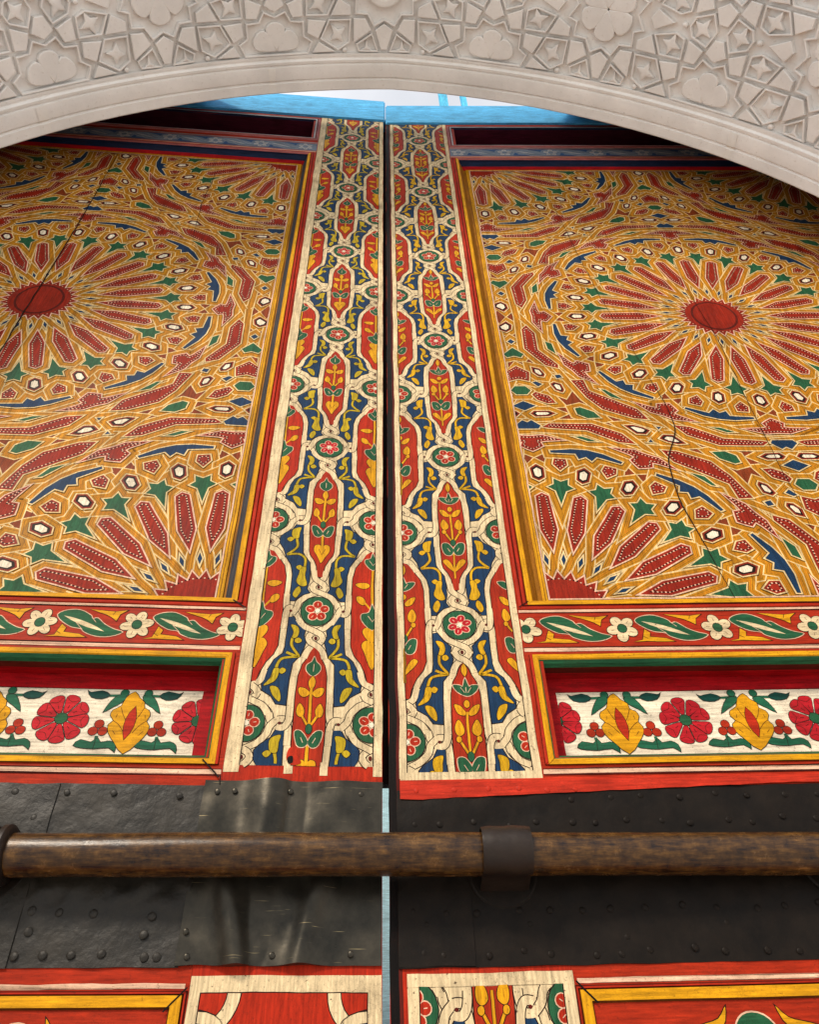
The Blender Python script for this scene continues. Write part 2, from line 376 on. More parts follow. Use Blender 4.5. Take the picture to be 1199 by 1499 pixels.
def cells_to(cv, cells, C, seed=1, straps=()):
    big = (cv.rect[0] - .03, cv.rect[1] + .03, cv.rect[2] - .03, cv.rect[3] + .03)
    P = [(k, [(C[0] + x * Q, C[1] + y * Q) for x, y in p]) for k, p in cells]
    P = [(k, p) for k, p in P if clip(p, big)]
    order = [(k, p, 0) for k, p in P] + [('-', [(C[0] + x * Q, C[1] + y * Q) for x, y in p], 1) for p in straps]
    random.Random(seed).shuffle(order)
    order.sort(key=lambda o: o[2] if random.Random(len(o[1])).random() < .0 else (o[2] * .5 + random.random()))
    W = .0262
    for i, (k, p, st) in enumerate(order):          # each strap lies over or under its neighbours
        z = 1 + i * .020
        if st:
            for w_, key, dz in ((.0330, 'edge', 0), (.0245, 'strap', .004), (.0150, 'line', .007), (.0126, 'strap', .009), (.0014, 'rust', .012)):
                cv.stroke(p, w_, key, z + dz, step=.045)
            continue
        cl = dict(clipit=False)
        cv.ring(p, W - .0003, W + .0042, 'edge', z, .05, **cl)
        cv.ring(p, 0, W, 'strap', z + .004, .05, **cl)
        cv.ring(p, .0062, .0074, 'line', z + .009, .05, **cl); cv.ring(p, W - .0075, W - .0063, 'line', z + .009, .05, **cl)
        if i % 3: cv.ring(p, .0124, .0138, 'rust', z + .009, .05, **cl)
    top = 9.0
    for k, p in P: cv.ring(p, .0046, .0056, 'dark', top, .03)
    for k, p in P: cv.ring(p, -.0004, .0049, 'pinkw' if k in 'PTZ' else 'edge', top + .4, .03)
    for k, p in P:
        cv.fill(p, FILLC[k], top + .8, .03)
        if k == 'H':
            q = offset(ccw(p), -.0058)
            if area(q) > 2e-4: cv.fill(q, 'dark', top + 1.2, .03); cv.fill(scale_poly(q, .68), 'white', top + 1.6, .03)
        elif k in 'PTRN': dots(cv, p, top + 1.3, .0085 if k in 'TN' else .0105)
    return top
def star_panel(leaf, sg, C, rect):
    """C centre of the rosette on the board, rect the field"""
    x0, x1, z0, z1 = rect
    brd = box('star_panel', x0 - .06 , x1 + .06, .0505, .075, z0 - .03, z1 + .09, pm('ochre'), leaf)
    tag(brd, 'panel painted with a 24-pointed star rosette')
    cv = Canvas(.050, (x0 - .05, x1 + .05, z0 - .02, z1 + .08), base=0)
    cv.fill([(x0 - .05, z0 - .02), (x1 + .05, z0 - .02), (x1 + .05, z1 + .08), (x0 - .05, z1 + .08)], 'ochre', 0, .2); cv.fill([(x0, z0), (x1, z0), (x1, z1), (x0, z1)], 'under', .5, .2)
    cv.obj('painted_ground', brd)
    # between the rosettes
    cv = Canvas(.050, rect, .0009, .3); tp = cells_to(cv, mirror_set(), C, 1, long_straps()); cv.obj('painted_interlace', brd)
    cs = [(0, 0)] + [(a * .895, b * 1.57) for a in (1, -1) for b in (1, -1)]
    for i, c in enumerate(cs):
        cv = Canvas(.050, rect, .0009, .5); tq = cells_to(cv, ros_cells(c), C, 5 + i, spoke_straps(c))
        cc = (C[0] + c[0] * Q, C[1] + c[1] * Q)
        for kk in range(72):
            p = pol(.128, 5 * kk, *cc)
            if x0 < p[0] < x1 and z0 < p[1] < z1:
                cv.fill(ellipse(p[0], p[1], .0030, .0026, 6), 'pinkw' if kk % 3 == 0 else 'dark', tq + 2)
        if i == 0: cv.ring(ellipse(cc[0], cc[1], .094, .108, 40), -.004, .006, 'maroon', tq + 1.5); cv.fill(ellipse(cc[0], cc[1], .090, .104, 40), 'panelred', tq + 2.5)
        cv.obj('painted_rosette', brd)
    cv = Canvas(.050, (x0 - .05, x1 + .05, z0 - .02, z1 + .08), .0012, 15)
    R4 = [(x0, z0), (x1, z0), (x1, z1), (x0, z1)]
    cv.ring(R4, -.004, .001, 'pinkw', 1, clipit=False); cv.ring(R4, .001, .0026, 'dark', 1, clipit=False); cv.ring(R4, .0026, .019, 'yellow', 1, clipit=False)
    cv.ring(R4, .009, .0105, 'line', 2, clipit=False)
    cv.obj('border_line', brd)
    return brd

RC = (1.437, 4.618); LC = (-1.467, 4.605)
RRECT = (.474, 2.40, 3.050, 6.175); LRECT = (-2.43, -.504, 3.038, 6.165)
spR = star_panel(leafR, 1, RC, RRECT)
spL = star_panel(leafL, -1, LC, LRECT)
def crack(parent, dep, pts, w, n=6):
    cv = Canvas(dep, (-9, 9, -9, 9), .003, 18)
    cv.stroke(spline(pts, False, n), w, 'dark', 3, True, .02); o = cv.obj('crack', parent); return o
crack(spL, .05, [(-1.503, 6.15), (-1.490, 5.4), (-1.493, 4.7), (-1.497, 4.2), (-1.492, 3.6), (-1.495, 3.04)], .006)
crack(spL, .05, [(-.93, 6.1), (-.95, 5.6), (-.93, 5.2)], .003)
crack(spR, .05, [(.86, 6.1), (.90, 5.6), (.963, 4.771), (1.021, 4.337), (1.048, 4.133)], .0022)
crack(spR, .05, [(1.040, 4.16), (1.062, 3.97), (1.052, 3.82), (.992, 3.660), (.978, 3.487), (.988, 3.371), (1.033, 3.050)], .0048)
crack(spR, .05, [(1.389, 5.343), (1.380, 4.792), (1.394, 4.440), (1.386, 4.129), (1.380, 3.794), (1.376, 3.573), (1.37, 3.2)], .0026)

# ------------------------------------------------------------------ stile painting
CART = [(0, .592), (.011, .572), (.019, .548), (.030, .528), (.0375, .492), (.039, .43), (.039, .33), (.037, .228), (.034, .212), (.022, .193), (.012, .168), (.0085, .14), (.0085, .126)]
SCART = [(0, .236), (.020, .220), (.032, .196), (.050, .165), (.058, .125), (.058, 0), (.057, -.118), (.048, -.146), (.030, -.172), (.016, -.205), (.010, -.232)]
BU = [(-.077, .685), (-.064, .688), (-.051, .662), (-.030, .641), (-.033, .622), (-.026, .602), (-.036, .563), (-.042, .552), (-.057, .531), (-.0605, .478), (-.061, .432), (-.062, .406), (-.087, .409), (-.101, .432), (-.126, .448), (-.129, .466), (-.125, .479), (-.120, .505), (-.104, .542), (-.083, .562), (-.079, .586)]
BL = [(-.060, .337), (-.0595, .290), (-.057, .221), (-.050, .205), (-.034, .18), (-.030, .15), (-.030, .111), (-.034, .08), (-.026, .066), (-.041, .060), (-.058, .046), (-.065, .036), (-.079, .036), (-.079, .062), (-.079, .133), (-.086, .168), (-.104, .202), (-.112, .231), (-.127, .258), (-.127, .281), (-.116, .295), (-.091, .314), (-.079, .338)]
def sympoly(h): return [(x, y) for x, y in h] + [(-x, y) for x, y in reversed(h) if abs(x) > 1e-6]
def tr(p, c, mx=1): return [(c[0] + x * mx, c[1] + y) for x, y in p]
def leafshape(cv, p, c, mx, key='leaf', lay=5):
    q = spline(tr(p, c, mx), True, 3); cv.shape(q, key, lay)
    g = scale_poly(q, .36)
    a = max(range(len(g)), key=lambda i: g[i][1]); b = min(range(len(g)), key=lambda i: g[i][1])
    cv.stroke([g[a], g[b]], .0013, 'line', lay + 1, True)
def tube2(cv, p, c, mx, w, key='leaf', lay=4):
    q = spline(tr(p, c, mx), False, 5); cv.stroke(q, w + .0034, 'dark', lay - .7); cv.stroke(q, w, key, lay + .2)
def scrolls(cv, c, mx, yk):
    # upper corner
    tube2(cv, [(-.062, .618), (-.062, .586), (-.042, .553), (-.075, .566)], c, mx, .007, yk)
    tube2(cv, [(-.042, .553), (-.086, .544), (-.098, .510)], c, mx, .007, yk)
    leafshape(cv, [(-.070, .660), (-.052, .655), (-.046, .636), (-.052, .616), (-.064, .616), (-.060, .636)], c, mx, yk)
    leafshape(cv, [(-.054, .612), (-.044, .615), (-.037, .605), (-.046, .597), (-.055, .602)], c, mx, yk)
    leafshape(cv, [(-.089, .513), (-.090, .490), (-.100, .472), (-.124, .462), (-.108, .486), (-.102, .513)], c, mx, yk)
    leafshape(cv, [(-.090, .505), (-.081, .516), (-.071, .508), (-.080, .497)], c, mx, yk)
    leafshape(cv, [(-.106, .459), (-.086, .455), (-.077, .43), (-.080, .415), (-.098, .435)], c, mx, yk)
    # lower corner
    tube2(cv, [(-.078, .278), (-.073, .246), (-.084, .226), (-.102, .210)], c, mx, .007, yk)
    tube2(cv, [(-.102, .210), (-.066, .212), (-.048, .194), (-.046, .160)], c, mx, .007, yk)
    leafshape(cv, [(-.090, .313), (-.067, .321), (-.070, .30), (-.072, .276), (-.086, .276), (-.092, .29)], c, mx, yk)
    leafshape(cv, [(-.106, .272), (-.096, .281), (-.085, .274), (-.096, .262)], c, mx, yk)
    leafshape(cv, [(-.058, .159), (-.042, .160), (-.044, .13), (-.035, .095), (-.052, .090), (-.067, .108), (-.061, .135)], c, mx, yk)
    leafshape(cv, [(-.056, .088), (-.051, .07), (-.062, .046), (-.072, .058), (-.066, .080)], c, mx, yk)
    leafshape(cv, [(-.072, .160), (-.062, .168), (-.053, .160), (-.062, .150)], c, mx, yk)
def plant_r(cv, c):
    yk = 'yellow'
    cv.stroke(tr([(0, .435), (-.001, .30)], c), .0085, 'dark', 4.2); cv.stroke(tr([(0, .435), (-.001, .30)], c), .0058, yk, 4.8)
    cv.stroke(tr([(0, .28), (0, .17)], c), .0075, 'dark', 4.2); cv.stroke(tr([(0, .28), (0, .17)], c), .005, yk, 4.8)
    cv.shape(tr(lens(0, .582, 0, .538, .015), c), yk, 5)
    g = spline(tr([(-.034, .512), (-.016, .513), (-.008, .509), (0, .534), (.008, .509), (.016, .513), (.034, .512), (.024, .492), (.002, .480), (-.022, .492)], c), True, 3)
    cv.shape(g, 'green', 5, 'pinkw', .0019)
    for a in (-.014, 0, .014): cv.stroke(tr([(a * .3, .490), (a, .506)], c), .0015, 'pinkw', 6)
    cv.shape(ellipse(c[0], c[1] + .458, .008, .011), yk, 5)
    for s in (1, -1):
        leafshape(cv, [(-.034, .455), (-.018, .452), (-.004, .434), (-.008, .424), (-.024, .430)], c, s, yk)
        leafshape(cv, [(-.024, .413), (-.033, .392), (-.030, .372), (-.020, .367), (-.010, .377), (-.012, .395)], c, s, yk)
        cv.stroke(tr([(-.024, .357), (-.001, .312)], c, s), .0095, 'dark', 4.2); cv.stroke(tr([(-.024, .357), (-.001, .312)], c, s), .006, yk, 4.9)
        cv.shape(ellipse(c[0] - .025 * s, c[1] + .358, .0068, .0085, 10), yk, 5.4)
        g = spline(tr([(-.033, .307), (-.015, .309), (0, .284), (-.006, .263), (-.020, .261), (-.030, .275)], c, s), True, 3)
        cv.shape(g, 'green', 5.5, 'pinkw', .0019); cv.stroke(tr([(-.018, .290), (-.010, .275)], c, s), .0016, 'pinkw', 6.4)
        leafshape(cv, [(-.034, .238), (-.022, .244), (-.008, .226), (-.001, .196), (-.014, .208), (-.026, .222)], c, s, yk)
    cv.shape(ellipse(c[0], c[1] + .312, .0075, .013), 'green', 5.6)
def plant_l(cv, c):
    yk = 'yellow'
    cv.stroke(tr([(0, .46), (0, .34)], c), .010, 'dark', 4.2); cv.stroke(tr([(0, .46), (0, .34)], c), .007, yk, 4.8)
    cv.stroke(tr([(0, .30), (0, .25)], c), .011, 'dark', 4.2); cv.stroke(tr([(0, .30), (0, .25)], c), .0078, yk, 4.8)
    g = spline(tr([(0, .556), (.006, .540), (.018, .528), (.018, .510), (0, .494), (-.018, .510), (-.018, .528), (-.006, .540)], c), True, 3)
    cv.shape(g, 'green', 5, 'pinkw', .0018); cv.stroke(tr([(0, .532), (0, .508)], c), .0016, 'pinkw', 6)
    cv.shape(tr(lens(0, .495, 0, .452, .018), c), yk, 5)
    for s in (1, -1):
        leafshape(cv, [(-.003, .443), (-.016, .457), (-.033, .458), (-.030, .440), (-.016, .432)], c, s, yk)
        leafshape(cv, [(-.026, .414), (-.034, .396), (-.030, .378), (-.018, .376), (-.014, .395)], c, s, yk)
        cv.stroke(tr([(-.020, .380), (-.001, .346)], c, s), .0095, 'dark', 4.2); cv.stroke(tr([(-.020, .380), (-.001, .346)], c, s), .006, yk, 4.9)
        g = spline(tr([(-.034, .332), (-.018, .334), (0, .306), (-.010, .290), (-.026, .296)], c, s), True, 3)
        cv.shape(g, 'green', 5.5, 'pinkw', .0019); cv.stroke(tr([(-.018, .316), (-.012, .302)], c, s), .0016, 'pinkw', 6.4)
    cv.shape(ellipse(c[0], c[1] + .341, .0075, .014), 'green', 5.6)
    g = spline(tr([(0, .250), (.010, .258), (.022, .252), (.023, .232), (.010, .205), (0, .184), (-.010, .205), (-.023, .232), (-.022, .252), (-.010, .258)], c), True, 3)
    cv.shape(g, yk, 5); cv.stroke(tr([(-.010, .240), (0, .216), (.010, .240)], c), .0016, 'line', 6)
def side_plant_l(cv, c):
    yk = 'yellow'
    cv.stroke(tr([(0, .17), (0, -.19)], c), .010, 'dark', 4.2); cv.stroke(tr([(0, .17), (0, -.19)], c), .007, yk, 4.8)
    for zc, r in ((.188, .023), (-.020, .030)):
        g = spline(tr([(0, zc + r * 1.6), (.3 * r, zc + r * .7), (r, zc + r * .45), (r * .95, zc - r * .3), (0, zc - r * 1.3), (-r * .95, zc - r * .3), (-r, zc + r * .45), (-.3 * r, zc + r * .7)], c), True, 3)
        cv.shape(g, 'green', 5.5, 'pinkw', .0019); cv.stroke(tr([(-.012, zc + .008), (0, zc - .012), (.012, zc + .008)], c), .0016, 'pinkw', 6.4)
    for s in (1, -1):
        cv.shape(spline(tr([(.008, .100), (.020, .108), (.044, .106), (.048, .098), (.028, .086), (.012, .090)], c, s), True, 3), yk, 5)
        cv.shape(spline(tr([(.020, .030), (.030, .026), (.044, .040), (.044, .056), (.032, .056), (.022, .044)], c, s), True, 3), yk, 5)
        cv.stroke(tr([(.004, .010), (.022, .034)], c, s), .0055, yk, 4.9)
        cv.shape(spline(tr([(.002, -.060), (.018, -.052), (.026, -.066), (.018, -.086), (.004, -.100)], c, s), True, 3), yk, 5.1)
        cv.shape(spline(tr([(.002, -.110), (.016, -.096), (.028, -.112), (.020, -.140), (.001, -.190)], c, s), True, 3), yk, 5.2)
def medallion(cv, c, np, rot):
    cv.shape(ellipse(c[0], c[1], .046, .050, 28), 'green', 5, 'dark', .0022)
    for i in range(np):
        an = rot + 2 * math.pi * i / np
        p = ellipse(c[0] + .0205 * math.cos(an), c[1] + .0225 * math.sin(an), .0125, .0102 if np > 5 else .012, 12, an)
        cv.ring(p, -.0002, .0022, 'pinkw', 5.5 + .05 * i); 
    for i in range(np):
        an = rot + 2 * math.pi * i / np
        p = ellipse(c[0] + .0205 * math.cos(an), c[1] + .0225 * math.sin(an), .0125, .0102 if np > 5 else .012, 12, an)
        cv.fill(p, 'rose' if np > 5 else 'bright', 6)
        cv.stroke([(c[0] + .018 * math.cos(an), c[1] + .019 * math.sin(an)), (c[0] + .026 * math.cos(an), c[1] + .028 * math.sin(an))], .0018, 'pinkw', 7)
    cv.fill(ellipse(c[0], c[1], .0068, .0075, 10), 'white', 7.5)
def links(cv, c, side=False):
    """painted straps twisting over and under each other"""
    def rib(pts, lay, w=.0168):
        q = spline([(c[0] + x, c[1] + y) for x, y in pts], False, 5)
        cv.stroke(q, w + .0044, 'dark', lay, step=.006); cv.stroke(q, w, 'cream', lay + .15, step=.006)
    def pair(A, m, cut, lay):
        B = [m(p) for p in A]
        rib(B[:cut + 1], lay); rib(A[:cut + 1], lay + .4); rib(A[cut:], lay + .5); rib(B[cut:], lay + .9)
    dn = [(-.052, -.026), (-.036, -.050), (-.010, -.065), (.013, -.078), (.020, -.092), (.012, -.106), (-.006, -.118), (-.020, -.134), (-.028, -.158)]
    up = [(.052, .026), (.036, .050), (.010, .064), (-.012, .075), (-.019, .088), (-.012, .100), (.003, .111), (.014, .124), (.0185, .150)]
    xs = .106 if side else .0885
    if side: dn[-2:] = [(-.022, -.126), (-.042, -.160)]; up[-2:] = [(.021, .124), (.031, .156)]
    sd = [(-.042, .044), (-.054, .028), (-.060, .008), (-.060 - (xs - .060) * .35, -.010), (-.060 - (xs - .060) * .75, -.010), (-xs + .001, .014), (-xs, .060)]
    ex = .060 + (xs - .060) * .5
    for base in (2.0,):
        pair(dn, lambda p: (-p[0], p[1]), 4, base); pair(up, lambda p: (-p[0], p[1]), 4, base)
        pair(sd, lambda p: (p[0], -p[1]), 3, base)
        pair([(-x, -y) for x, y in sd], lambda p: (p[0], -p[1]), 3, base)
    for e_ in ((0, -.092, .0045, .0065), (0, .088, .0040, .006), (-ex, 0, .0045, .0042), (ex, 0, .0045, .0042)):
        cv.fill(ellipse(c[0] + e_[0], c[1] + e_[1], e_[2], e_[3], 10), 'maroon', 5)
    # the ring itself
    for r0, r1, key, l_ in ((.0505, .0695, 'dark', 1.7), ):
        cv.ring(ellipse(c[0], c[1], .0675, .0705, 30), -.0016, .0008, 'dark', 1.75)
def paint_stile(board, rect, cx, z0, P, zlo, zhi, right, amp=.0017):
    """rect: painted field between the cream borders"""
    R = (rect[0], rect[1], zlo, zhi)
    yk = 'leaf' if right else 'olive'
    base = Canvas(0, (rect[0] - .05, rect[1] + .05, zlo, zhi), .0015)
    base.fill([(rect[0] - .02, zlo), (rect[1] + .02, zlo), (rect[1] + .02, zhi), (rect[0] - .02, zhi)], 'cream', 1, .03)
    base.stroke([(rect[0], zlo), (rect[0], zhi)], .0022, 'dark', 6.5, step=.03); base.stroke([(rect[1], zlo), (rect[1], zhi)], .0022, 'dark', 6.5, step=.03)
    base.obj('painted_strapwork', board)
    n0 = int((zlo - z0) / P) - 2; n1 = int((zhi - z0) / P) + 2
    dx = .156
    for n in range(n0, n1):
        c = (cx, z0 + n * P)
        def put(name, fn):
            cv = Canvas(0, R, amp); fn(cv)
            return cv.obj(name, board)
        def f(cv):
            p = tr(sympoly(CART), c); cv.ring(p, -.0003, .0025, 'dark', 2.5); cv.fill(p, 'red', 3)
            cj = (c[0] + random.uniform(-.002, .002), c[1] + random.uniform(-.006, .006)); plant_r(cv, cj) if right else plant_l(cv, cj)
        put('painted_cartouche', f)
        def f(cv): links(cv, c); medallion(cv, c, 6 if (n + right) % 2 else 5, .3 + .4 * n)
        put('painted_medallion', f)
        for s in (1, -1):
            def f(cv):
                for b in (BU, BL):
                    p = tr(b, c, s); cv.ring(p, -.0003, .0025, 'dark', 2.5); cv.fill(p, 'blue', 3)
                scrolls(cv, c, s, yk)
            put('painted_scroll', f)
            sc = (cx + s * dx, c[1] + P * .5)
            def f(cv): links(cv, sc, True); medallion(cv, sc, 5, .1)
            put('painted_medallion', f)
            sc2 = (cx + s * dx, c[1])
            def f(cv):
                p = tr(sympoly(SCART), sc2); cv.ring(p, -.0003, .0025, 'dark', 2.5); cv.fill(p, 'red' if right else 'bright', 3)
                if right: plant_r(cv, (sc2[0], sc2[1] - .356))
                else: side_plant_l(cv, sc2)
            put('painted_cartouche', f)

def strips(board, name, lst, axis):
    """flat painted lines: (x0,x1,z0,z1,key,layer)"""
    cv = Canvas(0, (-9, 9, -9, 9), .0016)
    for x0, x1, z0, z1, key, lay in lst:
        cv.fill([(x0, z0), (x1, z0), (x1, z1), (x0, z1)], key, lay, .02)
    return cv.obj(name, board, axis)

# boards -------------------------------------------------------------------
IRON0, IRON1 = 2.066, 2.446
for leaf, sg in ((leafR, 1), (leafL, -1)):
    wo = .366 if sg > 0 else .401          # outer edge of the inner stile
    gap = -.0045 if sg > 0 else -.020
    inner = gap
    X = lambda v: sg * v
    zt = ZTOP[sg]
    zr = 6.765 if sg > 0 else 6.803        # underside of the blue head rail
    far0 = 2.44 if sg > 0 else 2.47
    st = box('stile', inner, X(wo), 0, .062, .02, zr, pm('bright'), leaf)
    tag(st, 'inner stile painted with interlaced medallions and cartouches')
    box('stile', X(far0), X(2.85), 0, .062, .02, zr, pm('bright'), leaf)
    hr = box('head_rail', inner + (0 if sg > 0 else .012), X(2.85), -.012, .066, zr, zt, pm('cyan', 'X'), leaf, .007)
    tag(hr, 'sky blue weathered top rail')
    # paint on the stile
    if sg > 0:
        paint_stile(st, (.041, .345), .197, 2.927, .7145, 2.490, zr - .004, 1)
        strips(st, 'painted_line', [(-.0043, .0145, .03, zr, 'black', 2), (.0145, .022, .03, zr, 'maroon', 2), (.345, .366, 2.475, zr, 'cream', 3), (.022, .041, 2.475, zr, 'cream', 3), (.024, .366, 2.470, 2.490, 'cream', 4)], 'Z')  # black strip on the front paints in the darkness of the leaf's edge
        paint_stile(st, (.055, .345), .201, 1.635, .7145, 1.2, 2.033, 1)
        strips(st, 'painted_line', [(.031, .055, .6, 2.054, 'cream', 3), (.345, .369, .6, 2.054, 'cream', 3), (.031, .369, 2.032, 2.056, 'cream', 4)], 'Z')
    else:
        paint_stile(st, (-.364, -.043), -.2055, 2.971, .7072, 2.505, zr - .004, 0)
        strips(st, 'painted_line', [(-.401, -.364, 2.487, zr, 'cream', 3), (-.043, -.021, 2.48, zr, 'cream', 3), (-.257, -.236, 2.485, 2.515, 'cream', 3), (-.171, -.152, 2.482, 2.515, 'cream', 3)], 'Z')
        cv = Canvas(0, (-.42, -.021, .6, 2.062), .0014)
        cv.fill([(-.401, .6), (-.021, .6), (-.021, 2.056), (-.401, 2.056)], 'cream', 1, .02)
        F = [(-.378, .6), (-.050, .6), (-.050, 2.024), (-.378, 2.024)]
        cv.ring(F, -.0002, .0022, 'dark', 1.6); cv.fill(F, 'bright', 2, .02)
        for s, ccx in ((1, -.378), (-1, -.050)):
            arc = [(ccx + s * r * math.cos(t), 2.024 - .0 + r * math.sin(t)) for r in (.078, .053) for t in ([math.radians(-90 + 90 * i / 8) for i in range(9)] if r > .06 else [math.radians(-90 * i / 8) for i in range(9)])]
            cv.rect = (-.378, -.050, .6, 2.024)
            cv.shape(arc, 'cream', 3, 'dark', .0022)
            cv.shape(ellipse(ccx, 1.955, .055, .038, 20), 'cream', 3.5, 'dark', .0022); cv.fill(ellipse(ccx, 1.950, .034, .024, 16), 'navy', 4.5)
        cv.obj('painted_strapwork', st)
    # rails
    z = lambda v: v
    def rail(z0, z1, name='rail'):
        return box(name, X(wo + .0005), X(far0 - .0005), 0, .062, z0, z1, pm('red', 'X'), leaf)
    lo_open = (2.524, 2.807)      # flower panel opening
    st_open = (3.005, 6.230)      # star panel opening
    up_open = (6.425, 6.700) if sg > 0 else (6.455, 6.745)
    xin = .415 if sg > 0 else .446
    r1 = rail(.02, lo_open[0]); r2 = rail(lo_open[1], st_open[0]); r3 = rail(st_open[1], up_open[0]); r4 = rail(up_open[1], zr)
    tag(r2, 'rail painted with white flowers and green leaves')
    # vertical fillets closing the openings
    for (z0, z1) in (lo_open, st_open, up_open):
        box('moulding', X(wo + .0005), X(xin), -.0005 + .0005, .062, z0 + .0004, z1 - .0004, pm('red'), leaf)
        box('moulding', X(far0 - .045), X(far0 - .0005), 0, .062, z0 + .0004, z1 - .0004, pm('red'), leaf)
    # raised beads either side of the openings: red rib + yellow lip, mitred
    def frame(x0, x1, z0, z1, prof, mats, name='moulding', far=False, tops=None):
        """prof: (inset, y) points, mitred round a rectangle; one mesh per side"""
        for side in range(4):
            v = []; f = []; mi = []
            for ins, y in prof:
                a, b = (x0 + ins, x1 - ins), (z0 + ins, z1 - ins)
                e = [((a[0], b[0]), (a[1], b[0])), ((a[1], b[0]), (a[1], b[1])), ((a[1], b[1]), (a[0], b[1])), ((a[0], b[1]), (a[0], b[0]))][side]
                for t in range(13):
                    t /= 12; px = e[0][0] * (1 - t) + e[1][0] * t; pz = e[0][1] * (1 - t) + e[1][1] * t
                    w_ = noise.noise(Vector((px * 5, pz * 5, ins * 40))) * .0012
                    v.append((px + w_ * (side % 2), y, pz + w_ * (1 - side % 2)))
            for i in range(len(prof) - 1):
                for t in range(12):
                    a_ = i * 13 + t; f.append((a_, a_ + 1, a_ + 14, a_ + 13)); mi.append(i)
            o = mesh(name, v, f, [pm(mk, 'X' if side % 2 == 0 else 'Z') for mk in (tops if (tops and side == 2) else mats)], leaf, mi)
    xa, xb = sorted((X(wo + .002), X(far0 - .002)))
    i0 = xin - wo
    # star opening
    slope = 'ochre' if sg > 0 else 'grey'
    frame(xa, xb, st_open[0] - .029 + 0.0, st_open[1] + .018, [(.000, -.0004), (.003, -.004), (.010, -.005), (.013, -.0015), (.016, -.005), (.024, -.005), (.0265, -.002)], ['red', 'bright', 'bright', 'maroon', 'bright', 'bright'])
    frame(xa + (.0275 if sg > 0 else 0.0275), xb - .0275, st_open[0] - .0145, st_open[1] + .002, [(.000, -.002), (.002, -.006), (.015, -.006), (.019, -.001), (.020, .008), (.036, .030), (.046, .0495)], ['line', 'yellow', 'yellow', slope, slope, slope], tops=['navy', 'blush', 'blush', 'navy', 'navy', 'crimson'])  # top side: navy paints in the shadow at the front of the soffit
    # flower panel opening
    frame(xa, xb, lo_open[0] - .031, lo_open[1] + .028, [(.0105, -.0015), (.012, -.004), (.019, -.0045), (.021, -.0015)], ['maroon', 'bright', 'maroon'])
    frame(xa + .018, xb - .018, lo_open[0] - .021, lo_open[1] + .017, [(.000, -.0015), (.0015, -.005), (.014, -.005), (.017, -.002), (.026, .004), (.032, .014)], ['line', 'yellow', 'yellow', 'green', 'green'])
    frame(xa + .050, xb - .050, lo_open[0] + .0098, lo_open[1] - .0145, [(0, .0135), (.001, .040), (.001, .0695)], ['maroon' , 'crimson'])  # maroon puts the shade under the recess top into the red
    # upper opening
    frame(xa + .002, xb - .002, up_open[0] - .03, up_open[1] + .03, [(0, -.0004), (.004, -.006), (.012, -.006), (.016, -.002), (.020, -.007), (.028, -.006), (.032, .006), (.034, .05), (.034, .0995)], ['blush', 'blush', 'plum', 'blush', 'facw', 'navy', 'plum', 'plum'])
    box('upper_panel', X(xin - .03), X(far0 - .03), .1, .115, up_open[0] - .04, up_open[1] + .04, pm('plum', 'X'), leaf)
    # flat lines on the rails
    L = []
    s0, s1 = sorted((X(wo + .004), X(far0)))
    for (z0, z1, kk) in ((2.968, 2.9805, 'pinkw'), (2.9655, 2.9680, 'maroon'), (2.834, 2.8455, 'pinkw'), (2.8455, 2.8485, 'maroon'), (2.481, 2.4925, 'pinkw'), (2.4925, 2.495, 'maroon'), (2.477, 2.481, 'maroon'), (2.020, 2.0235, 'maroon')):
        L.append((s0, s1, z0, z1, kk, 3))
    strips(r2, 'painted_line', [q for q in L if q[2] > 2.8], 'X'); strips(r1, 'painted_line', [q for q in L if q[2] < 2.6], 'X')
    # top rail lines
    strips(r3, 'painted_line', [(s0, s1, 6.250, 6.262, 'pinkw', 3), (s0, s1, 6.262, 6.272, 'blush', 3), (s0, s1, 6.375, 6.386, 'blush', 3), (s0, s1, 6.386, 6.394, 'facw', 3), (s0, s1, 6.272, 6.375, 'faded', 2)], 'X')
    # rail flowers
    def rail_motif(board, uf, zc, pitch, n, colr=None, sz=1.0):
        ck = colr or dict(p='cream', g='green', y='yellow', l='pinkw', d='dark')
        for i in range(n):
            u = uf + sg * pitch * i; rr = (min(s0, s1), max(s0, s1), zc - .06, zc + .06)
            cv = Canvas(0, rr, .0014)
            npet = 5 if sg > 0 else 6; ro = random.uniform(0, 1)
            for k in range(npet):
                an = ro + 2 * math.pi * k / npet
                p = ellipse(u + .026 * math.cos(an), zc + .027 * math.sin(an), .0185, .0155 if npet == 5 else .0135, 12, an)
                cv.shape(p, ck['p'], 4 + .08 * k, ck['d'], .0018)
                cv.stroke([(u + .022 * math.cos(an), zc + .023 * math.sin(an)), (u + .032 * math.cos(an), zc + .034 * math.sin(an))], .0012, 'mortar', 5)
            cv.shape(ellipse(u, zc, .0125, .0145, 12), ck['g'], 5.2, ck['d'], .0018)
            cv.obj('painted_flower', board, 'X')
            cv = Canvas(0, rr, .0014); c = (u if sg > 0 else u - pitch, zc)
            k_ = pitch / .271
            S = lambda p: [(c[0] + x * k_, c[1] + y) for x, y in p]
            up = [(.042, .027), (.066, .042), (.100, .044), (.134, .028), (.143, .016), (.158, .018), (.182, -.002), (.212, -.018), (.236, -.026), (.206, -.040), (.165, -.041), (.130, -.028), (.118, -.017), (.090, -.012), (.062, .004)]
            cv.shape(spline(S(up), True, 3), ck['g'], 4.2, ck['l'], .0022)
            cv.fill(S(lens(.060, .024, .186, -.026, .014)), ck['p'], 5)
            cv.stroke(S([(.140, .020), (.156, .004)]), .0014, ck['l'], 5); cv.stroke(S([(.098, .004), (.122, -.020)]), .0014, ck['l'], 5)
